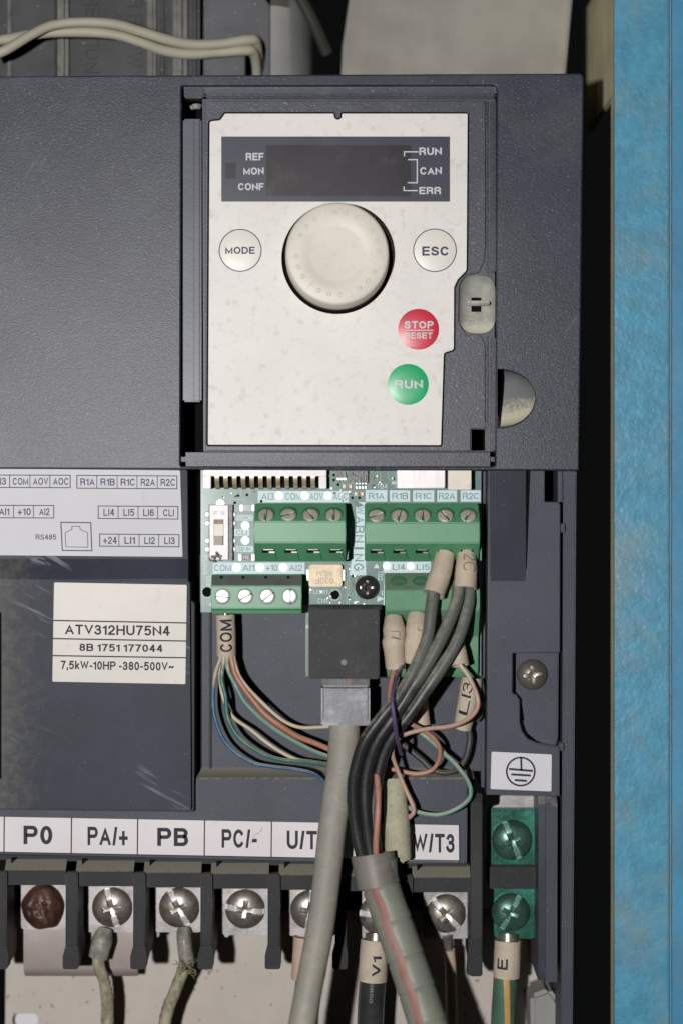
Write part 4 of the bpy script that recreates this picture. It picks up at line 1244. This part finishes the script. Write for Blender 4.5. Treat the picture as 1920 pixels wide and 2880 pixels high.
# lower right two tier block
b = B()
b.profile(1083, 1348, [(1612, 4.0), (1660, 8.0), (1716, 8.0), (1760, 5.0), (1790, 2.6), (1885, 2.6), (1904, 1.6), (1904, 0), (1612, 0)], 8)
bmesh.ops.bevel(b.bm, geom=[e for e in b.bm.edges if not all(abs(v.co.y) < 1e-7 for v in e.verts)], offset=0.15 * MM, segments=2, affect='EDGES')
blk = part("terminal_block", b, m_blockd)
for x in (1120, 1182, 1246, 1308):
    b = B(); b.lathe(x, 1634, 6.1, [(0, 0.05), (LN(22), 0.05), (LN(23), -.2)], 32, tilt=-38, sy=.8); part("screw_well", b, m_well, blk)
    b = B(); b.lathe(x, 1641, 6.3, [(0, 0.2), (LN(19), 0.2), (LN(20), -.2)], 32, tilt=-20, sy=.6); part("dusty_screw", b, m_blockg, blk)
    b = B(); b.box(x - 24, 1722, x + 20, 1740, 6.95, 4, bev=.1); part("wire_entry", b, m_blockg, blk)

# ------------------------------------------------------------------ data socket
b = B(); b.box(868, 1714, 1066, 1910, 12, 0, bev=0.25)
jk = part("data_socket", b, m_jack)
b = B(); b.wedge(869, 1706, 1072, 1715, 10.2, 11.8, 0, bev=.1); part("socket_rim", b, m_jack, jk)
b = B(); b.lathe(967, 1863, 12.02, [(0, -.1), (LN(4), .15), (LN(8), .0)], 10); part("dent", b, m_fan3, jk)

# ================================================================== cables and wires
def thing_mesh(name, b, mat, label, cat, group=None, angle=60):
    return put(name, b, mat, None, angle, label=label, cat=cat, group=group)
def wire(name, pts, r, mat, label, group=None, seg=12, cat="wire", n=8):
    jit = lambda p: (p[0] + random.uniform(-1.3, 1.3), p[1] + random.uniform(-1.3, 1.3), p[2] + random.uniform(-.12, .12))
    pts = [pts[0]] + [jit(p) for p in pts[1:-1]] + [pts[-1]]
    rr = [r * random.uniform(.94, 1.06) for _ in range(14)]
    b = B(); b.tube(pts, rr, seg=seg, n=n, lump=.03)
    return thing_mesh(name, b, mat, label, cat, group)

# network cable
nc = root("network_cable", "thick grey cable hanging from the frosted plug in the black socket", "network cable", P(848, 2880, 20))
b = B()
b.tube([(968, 2030, 6.5), (968, 2070, 7), (958, 2180, 9), (938, 2300, 12), (921, 2450, 15), (902, 2600, 18), (876, 2740, 21), (850, 2880, 23), (830, 3000, 25)], [3.5, 3.42, 3.3, 3.1, 3.0, 3.0, 2.95, 2.95, 2.95], seg=28, n=10)
put("jacket", b, m_cable, nc, 60)
b = B(); b.box(903, 1928, 1040, 2040, 10.5, 2.5, bev=0.6, seg=3); b.box(903, 2020, 1040, 2041, 10.3, 3, bev=.3)
pg = put("plug_body", b, m_plug, nc)
b = B(); b.box(905, 1900, 1038, 1932, 9.6, 3, bev=0.2); put("plug_window", b, m_plugd, nc)
b = B()
for i, c in enumerate((951, 958, 966, 975, 981)): b.box(c, 1909, c + 2, 1927, 9.72, 9.4)
put("plug_contact", b, m_fan3, nc)
b = B(); b.box(979, 1908, 987, 1930, 9.78, 9.4, bev=.1); put("red_core", b, m_red_stripe, nc)
b = B(); b.box(914, 1936, 1020, 1944, 10.65, 10.2, bev=.15); b.box(925, 1950, 1015, 2020, 10.62, 10.2, bev=.1); put("plug_latch", b, m_plug, nc)

# --- sleeves: hollow marker tubes with their print
def sleeve(pts, r, mat, label, text=None, tr=None, seg=28, ink=None, cat="marker sleeve", rr=None, flip=False, a=(-38, 38), u=(0.1, 0.9), lump=0.0, group=None, bold=0.03):
    b = B(); b.tube(pts, rr or r, seg=seg, hollow=0.35, n=8, lump=lump or 0.035)
    o = put("marker_sleeve", b, mat, None, 60, label=label, cat=cat, group=group)
    if text:
        lb = B()
        write_round(lb, text, catmull([P(*p) for p in pts], 8), rr or r, u[0], u[1], a[0], a[1], bold=bold)
        put("lettering", lb, ink or m_inkb, o, 0)
    return o

# COM sleeve, print reads upward: axis runs from bottom to top
sleeve([(637, 1845, 4.0), (636, 1790, 4.0), (634, 1729, 4.0)], 2.2, m_sleeve, "beige sleeve printed COM under the lower left green terminal block", "COM", a=(40, -34), u=(0.12, 0.9))
b = B(); b.tube([(634, 1718, 4), (634, 1735, 4)], .7, seg=10); thing_mesh("wire_ferrule", b, m_tin, "small metal ferrule between the green terminal block and sleeve COM", "ferrule")
G = "thin wires fanning out of the COM sleeve"
wire("blue_wire", [(622, 1835, 4), (618, 1858, 3.8), (606, 1894, 3.5), (599, 1949, 3.4), (603, 2008, 3.6), (622, 2067, 4.2), (651, 2108, 5), (704, 2143, 5.8), (763, 2157, 6), (822, 2164, 6), (869, 2172, 6), (898, 2187, 5.5), (918, 2211, 5), (930, 2240, 4)], 0.43, m_wblue, "blue wire from the COM sleeve, lowest and outermost of its fan", G)
wire("green_wire", [(630, 1835, 4.4), (629, 1862, 4.6), (624, 1911, 4.6), (634, 1958, 4.8), (640, 2008, 5), (657, 2052, 5.2), (687, 2087, 5.6), (740, 2120, 6), (792, 2137, 6), (857, 2142, 5.6), (921, 2152, 4.6), (950, 2160, 4)], 0.48, m_wgreen, "dark green wire from the COM sleeve just inside the blue one", G)
wire("white_wire", [(628, 1835, 3.6), (620, 1880, 2.8), (624, 1935, 2.2), (634, 1979, 2.2), (657, 2017, 2.8), (704, 2052, 3.8), (745, 2084, 4.4), (789, 2114, 4.8), (833, 2135, 4.8), (877, 2141, 4), (930, 2150, 3)], 0.44, m_wwhite, "cream wire between the dark green and teal wires of the fan", G)
wire("teal_wire", [(640, 1835, 4.6), (640, 1862, 5), (643, 1890, 5.4), (663, 1929, 5.6), (687, 1973, 5.8), (722, 2011, 6), (769, 2049, 6), (822, 2081, 5.8), (877, 2111, 5.4), (924, 2128, 4.6), (950, 2135, 4)], 0.48, m_wteal, "dusty teal wire running along the underside of the orange wire", G)
wire("orange_wire", [(648, 1835, 4.6), (653, 1862, 5), (662, 1892, 5.2), (683, 1930, 5.4), (709, 1966, 5.6), (745, 2008, 5.8), (789, 2040, 5.8), (836, 2070, 5.6), (886, 2090, 5), (927, 2106, 4.4), (950, 2114, 4)], 0.64, m_worange, "thick orange wire in the middle of the COM fan", G)
wire("cream_wire", [(656, 1835, 4.4), (660, 1866, 4.8), (672, 1900, 5), (698, 1935, 5), (734, 1972, 5), (775, 2010, 4.8), (810, 2034, 4.6), (848, 2047, 4.4), (892, 2044, 4), (927, 2042, 3.6), (960, 2044, 3)], 0.45, m_wwhite, "topmost cream wire of the COM fan, passing under the clear plug", G)

# --- three black wires from R2A and R2C into the wrap
GB = "black wires running down into the grey wrap"
wire("black_wire", [(1222, 1640, 9.5), (1214, 1700, 12), (1201, 1796, 14), (1166, 1879, 16), (1123, 1955, 17), (1070, 2019, 17.5), (1028, 2083, 17), (1004, 2146, 16), (993, 2210, 15), (996, 2300, 14), (1016, 2400, 13.5), (1040, 2470, 13)], 1.35, m_wblack, "black wire nearest the grey network cable, from terminal R2A", GB, seg=18)
wire("black_wire", [(1290, 1650, 9.5), (1281, 1700, 12), (1240, 1796, 14.5), (1194, 1879, 15.5), (1153, 1939, 16), (1104, 2019, 16.2), (1061, 2083, 15.5), (1036, 2146, 14.6), (1026, 2210, 14), (1028, 2300, 13.5), (1042, 2400, 13), (1060, 2470, 13)], 1.4, m_wblack, "middle black wire of the three in the grey wrap", GB, seg=18)
wire("black_wire", [(1318, 1645, 8.5), (1315, 1700, 10), (1287, 1796, 12.5), (1240, 1879, 13.6), (1200, 1939, 14), (1153, 2006, 14), (1106, 2067, 13.5), (1075, 2130, 12.6), (1056, 2210, 12), (1050, 2300, 12), (1058, 2400, 12), (1075, 2470, 12)], 1.35, m_wblack, "black wire farthest from the network cable, out of the sleeve at R2C", GB, seg=18)
o = sleeve([(1252, 1556, 8.5), (1240, 1606, 10), (1218, 1672, 12)], 2.25, m_sleeve, "plain beige sleeve tilted below terminal R2A", rr=[2.1, 2.35, 2.45])
o = sleeve([(1311, 1553, 8), (1310, 1600, 9.5), (1307, 1655, 10.5)], 2.35, m_sleeve, "beige sleeve with faded curved print below terminal R2C", "2C", ink=m_faint, bold=-.02, a=(20, -50), u=(0.15, 0.62), rr=[2.0, 2.45, 2.5])
for (x, z) in ((1252, 8.6), (1308, 8.2)):
    b = B(); b.tube([(x, 1536, z - 1), (x, 1562, z)], .9, seg=12); thing_mesh("wire_ferrule", b, m_tin, "metal ferrule entering terminal %s" % ("R2A" if x < 1300 else "R2C"), "ferrule")

# --- sleeves on the lower right block
GS = "beige marker sleeves on the signal wires"
sleeve([(1106, 1738, 8), (1108, 1790, 10), (1106, 1815, 10.4), (1112, 1876, 9.6)], 2.45, m_sleeve, "beige sleeve with smudged print and pinched waist beside the black socket", "L1", ink=m_faint, bold=-.02, rr=[2.0, 2.5, 2.35, 2.55, 2.2, 2.25], a=(-30, 20), u=(.3, .5), group=GS)
sleeve([(1172, 1728, 8), (1170, 1780, 9.6), (1168, 1800, 9.8), (1162, 1862, 9)], 2.4, m_sleeve, "beige sleeve half hidden behind the black wires at LI5", "1", ink=m_faint, bold=-.02, rr=[2.0, 2.45, 2.3, 2.5, 2.2], a=(-26, 0), u=(.25, .35), group=GS)
sleeve([(1268, 1780, 6.5), (1284, 1826, 8.5), (1292, 1872, 9.5)], 2.0, m_sleeve, "beige sleeve with open end facing down on the block's lower edge", rr=[2.2, 2.0, 2.1], group=GS)
sleeve([(1300, 2046, 1.5), (1313, 1980, 3.2), (1322, 1935, 4.0), (1326, 1906, 4)], 2.4, m_sleeve, "long beige sleeve printed LI3 standing over the dark bay floor", "LI3", a=(6, -48), u=(0.22, 0.84), bold=-.005, rr=[2.0, 2.35, 2.45, 2.3], group=GS)
sleeve([(1178, 1968, 2), (1186, 2040, 2.4)], 1.9, m_sleevep, "brownish sleeve in the shadow behind the black wires", group=GS)
# loose thin wires
GT = "thin signal wires looping over the bay"
wire("salmon_wire", [(1112, 1850, 9.8), (1111, 1868, 10), (1102, 1905, 9), (1096, 1950, 7.5), (1100, 2000, 6), (1110, 2060, 5)], 0.62, m_wsalmon, "short salmon wire leaving the sleeve beside the black socket", GT)
wire("purple_wire", [(1140, 1850, 9), (1126, 1880, 12), (1111, 1910, 17), (1103, 1965, 20), (1107, 2019, 20.4), (1114, 2067, 19), (1121, 2098, 16.5), (1128, 2120, 13)], 0.48, m_wpurple, "purple wire crossing in front of the black wires", GT)
wire("pink_wire", [(1284, 1855, 10), (1296, 1876, 10.5), (1318, 1904, 10.5), (1341, 1955, 10), (1340, 1993, 10.5), (1315, 2024, 11), (1267, 2042, 12), (1203, 2049, 12.6), (1155, 2059, 12.6), (1126, 2073, 12), (1107, 2097, 10.8), (1104, 2126, 9.6), (1120, 2172, 8.4), (1142, 2226, 8), (1160, 2264, 8.4), (1161, 2284, 8.8), (1149, 2300, 8)], 0.50, m_wpink, "long pink wire sweeping from the open sleeve past terminal W/T3", GT)
wire("pink_wire", [(1150, 2034, 9), (1187, 2053, 8.5), (1219, 2076, 8), (1236, 2105, 7), (1233, 2140, 5.8), (1213, 2166, 5), (1171, 2176, 4.6), (1123, 2169, 4.4), (1085, 2160, 4)], 0.50, m_wsalmon, "round salmon loop resting on the ledge behind the pink wire", GT)
wire("mint_wire", [(1165, 2045, 3), (1187, 2064, 3.4), (1219, 2091, 4), (1251, 2121, 5), (1283, 2153, 6), (1311, 2191, 7), (1323, 2223, 7.6), (1313, 2252, 8), (1278, 2278, 8), (1235, 2291, 7.6), (1187, 2288, 7), (1149, 2272, 6.4), (1110, 2250, 6), (1085, 2238, 6)], 0.52, m_wteal, "dusty mint green wire looping above the label W/T3", GT)
wire("grey_wire", [(1306, 2030, 1.8), (1320, 2060, 1.6), (1320, 2090, 1.6), (1310, 2130, 2), (1289, 2159, 2.6), (1257, 2174, 3), (1219, 2166, 3), (1187, 2137, 2.6), (1155, 2111, 2.2), (1130, 2092, 2)], 0.70, m_wblack2, "dark grey wire curving out of the sleeve printed LI3", GT)
wire("salmon_wire", [(1058, 2170, 12.5), (1062, 2233, 15), (1060, 2300, 16), (1056, 2380, 15.5), (1060, 2440, 14)], 0.66, m_wsalmon, "salmon wire entering the grey wrap beside the black wires", GT)
wire("black_wire", [(1352, 1900, 4), (1358, 1950, 3), (1353, 2010, 1.5), (1340, 2030, 0.5)], 0.35, m_wblack2, "thin black wire against the bay's side wall", GT)  # dark tube curving along the bay wall, ending at no terminal

# curled dusty sleeve
b = B(); b.tube([(1108, 2196, 5), (1112, 2270, 7), (1116, 2330, 8), (1118, 2412, 7)], [2.4, 2.7, 2.9, 3.0], seg=28, hollow=.5)
cr = root("curled_sleeve", "dust covered curled sleeve tucked behind the wires by label W/T3", "marker sleeve", P(1116, 2412, 7))
put("roll", b, m_roll, cr, 60)
b = B(); b.tube([(1088, 2318, 9.6), (1112, 2338, 10.6), (1132, 2362, 10.2), (1136, 2400, 8.6), (1130, 2426, 7.4)], .5, seg=10, flat=.6); put("curled_edge", b, m_roll, cr, 60)

# spiral wrap with its bundle
wr = root("cable_wrap", "ribbed grey cable wrap with a red core leaning across the terminals", "cable wrap", P(1200, 2880, 20))
path = [(1062, 2420, 13.5), (1072, 2495, 14), (1107, 2598, 16), (1142, 2697, 18), (1172, 2787, 20), (1202, 2880, 22), (1240, 3000, 24)]
b = B()
cp = catmull([P(*p) for p in path], 14)
import itertools
seams = [14 * 1, 14 * 2, 14 * 3, 14 * 4, 14 * 5]
rads = []
for i in range(len(cp)):
    dd = min(abs(i - s) for s in seams)
    rads.append(4.12 - (0.16 if dd == 0 else 0.0) + (0.10 if any(0 < s - i <= 2 for s in seams) else 0))
b.tube(cp, rads, seg=36, n=1, px_pts=False)
put("wrap_tube", b, m_wrap, wr, 25)
b = B(); b.tube([(1047, 2402, 13.5), (1054, 2450, 14), (1062, 2492, 14.4)], [4.75, 4.6, 4.5], seg=36, hollow=.45); put("wrap_collar", b, m_wrapd, wr, 40)
Fm = frames(cp)
b = B(); bm = b.bm
rowp = None
for i in range(12, len(cp)):
    t_, n_, s_ = Fm[i]
    row = []
    for a in (-33, -27, -20, -13, -7):
        wob = 3 * math.sin(i * .35)
        an = math.radians((a + wob) * (1 if s_.x > 0 else -1) - (0))
        an2 = math.radians(a + wob)
        sx = s_ if s_.x > 0 else -s_
        row.append(bm.verts.new(cp[i] + (n_ * math.cos(an2) + sx * math.sin(an2)) * (4.22 if a in (-33, -7) else 4.27) * MM))
    if rowp:
        for k in range(4): bm.faces.new([rowp[k], rowp[k + 1], row[k + 1], row[k]])
    rowp = row
put("red_core", b, m_red_stripe, wr, 60)

# white fan leads at the top
wire("fan_lead", [(-30, 160, -6), (20, 138, -6), (90, 98, -7), (150, 72, -8), (230, 63, -9), (320, 68, -10), (400, 88, -12), (470, 112, -14), (540, 124, -16), (620, 122, -17), (700, 113, -18), (722, 122, -20), (728, 180, -26), (726, 260, -30)], 1.18, m_leadw, "upper white lead crossing the fan into the oval hole", "white leads crossing the fan", seg=18)
wire("fan_lead", [(-30, 118, -7), (30, 108, -8), (80, 98, -9.5), (140, 92, -10.5), (230, 91, -11), (320, 98, -11.5), (400, 120, -13), (460, 142, -15), (530, 152, -17), (610, 148, -18), (690, 143, -18.5), (712, 148, -20), (722, 190, -24), (722, 260, -30)], 1.18, m_leadw, "lower white lead lying along the upper one on the fan", "white leads crossing the fan", seg=18)

# power leads
def lead(name, label, at, parts_):
    r = root(name, label, "power lead", P(*at))
    for nm, b, mat in parts_: put(nm, b, mat, r, 60)
    return r
T = lambda pts, r, **k: B().tube(pts, r, **k)
lead("power_lead", "dust caked cable with grey crimp lug under terminal PA/+", (302, 2880, -8), [
    ("lug", T([(297, 2612, -6), (288, 2645, -5), (276, 2694, -5)], [1.6, 2.4, 2.2], seg=16, flat=.75), m_lug),
    ("insulation", T([(276, 2688, -5.5), (280, 2720, -6), (294, 2760, -7), (302, 2810, -8), (303, 2870, -9), (300, 2980, -10)], [1.35, 1.4, 1.35, 1.4, 1.5, 1.5], seg=20, lump=0.10), m_wdusty)])
fb = B()
for i in range(46):
    x, y = 525 + random.gauss(0, 14), 2716 + random.gauss(0, 11)
    a = random.uniform(0, 6.28)
    fb.tube([(x, y, -4 + random.random() * 2), (x + 7 * math.cos(a), y + 5 * math.sin(a), -3 + random.random()), (x + 13 * math.cos(a + .5), y + 12 * math.sin(a + .5), -4)], 0.10, seg=5, n=3)
pl = lead("power_lead", "frayed dusty cable under terminal PB bending away to the side", (460, 2880, -8), [
    ("heat_shrink", T([(518, 2620, -6.5), (520, 2655, -5.5), (527, 2708, -5.5)], [1.7, 1.75, 1.7], seg=18, lump=.08), m_lug),
    ("lug", T([(517, 2612, -6.5), (519, 2646, -5.2)], [1.5, 1.7], seg=16), m_lug),
    ("insulation", T([(527, 2700, -6), (514, 2735, -6), (492, 2790, -7), (470, 2850, -8), (450, 2960, -9)], [1.6, 1.4, 1.4, 1.45, 1.5], seg=20, lump=0.12), m_wdusty)])
fo = put("frayed_strand", fb, m_wdusty, pl, 60); fo['kind'] = 'stuff'
lead("power_lead", "dark cable under terminal U/T1 mostly hidden by the grey network cable", (850, 2880, -8), [
    ("insulation", T([(850, 2740, -7), (848, 2820, -8), (846, 2980, -9)], 1.5, seg=18), m_wblack2)])
sleeve([(856, 2634, -6.5), (853, 2690, -6.5), (850, 2752, -7)], 2.5, m_sleevep, "pinkish sleeve under terminal U/T1 behind the grey network cable")
lead("power_lead", "thick black cable with faint white digits under sleeve V1", (1042, 2880, -8), [
    ("ferrule", T([(1058, 2626, -6.6), (1056, 2650, -6.2)], 2.5, seg=24), m_tin),
    ("insulation", T([(1050, 2730, -5.5), (1046, 2780, -5.5), (1042, 2840, -6), (1038, 2980, -7)], 3.0, seg=28), m_heat)])
lb = B(); write_round(lb, "0850", catmull([P(*p) for p in [(1050, 2730, -5.5), (1046, 2780, -5.5), (1042, 2840, -6), (1038, 2980, -7)]], 8), 3.0, 0.18, 0.52, 10, -3, bold=-.01)
put("lettering", lb, m_cable, bpy.data.objects[[o.name for o in bpy.data.objects if o.get('label', '').startswith('thick black cable with faint')][0]], 0)
sleeve([(1047, 2757, -5), (1050, 2700, -5), (1054, 2643, -5.4)], 3.25, m_sleeve, "beige sleeve printed V1 on the thick black cable", "V1", a=(30, -6), u=(.18, .64))
lead("power_lead", "slim dark lead with a tinned end under terminal W/T3", (1262, 2760, -9), [
    ("ferrule", T([(1256, 2630, -7.5), (1262, 2680, -8)], [1.2, .8], seg=14), m_tin),
    ("insulation", T([(1262, 2670, -8), (1266, 2720, -9), (1268, 2800, -10), (1270, 2980, -11)], 1.3, seg=16), m_sleevep)])
el = lead("power_lead", "green earth cable with a yellow stripe below sleeve E", (1415, 2880, -8), [
    ("ferrule", T([(1428, 2626, -6.8), (1427, 2652, -6.4)], 2.2, seg=24), m_tin),
    ("insulation", T([(1421, 2735, -6), (1418, 2790, -6), (1414, 2850, -6.4), (1410, 2980, -7)], 2.75, seg=28), m_wearth)])
b = B(); bm = b.bm
cpe = catmull([P(*p) for p in [(1421, 2735, -6), (1418, 2790, -6), (1414, 2850, -6.4), (1410, 2980, -7)]], 10)
rowp = None
for i, ((t_, n_, s_), q) in enumerate(zip(frames(cpe), cpe)):
    sx = s_ if s_.x > 0 else -s_
    row = [bm.verts.new(q + (n_ * math.cos(math.radians(a + i * 0.9)) + sx * math.sin(math.radians(a + i * 0.9))) * 2.81 * MM) for a in (-16, -9, -2, 5, 11)]
    if rowp:
        for k in range(4): bm.faces.new([rowp[k], rowp[k + 1], row[k + 1], row[k]])
    rowp = row
put("yellow_stripe", b, m_wearthy, el, 60)
sleeve([(1423, 2747, -5.5), (1425, 2700, -5.5), (1427, 2645, -5.8)], 3.05, m_sleeve, "beige sleeve printed E on the green earth cable", "E", a=(-2, -50), u=(.30, .58))
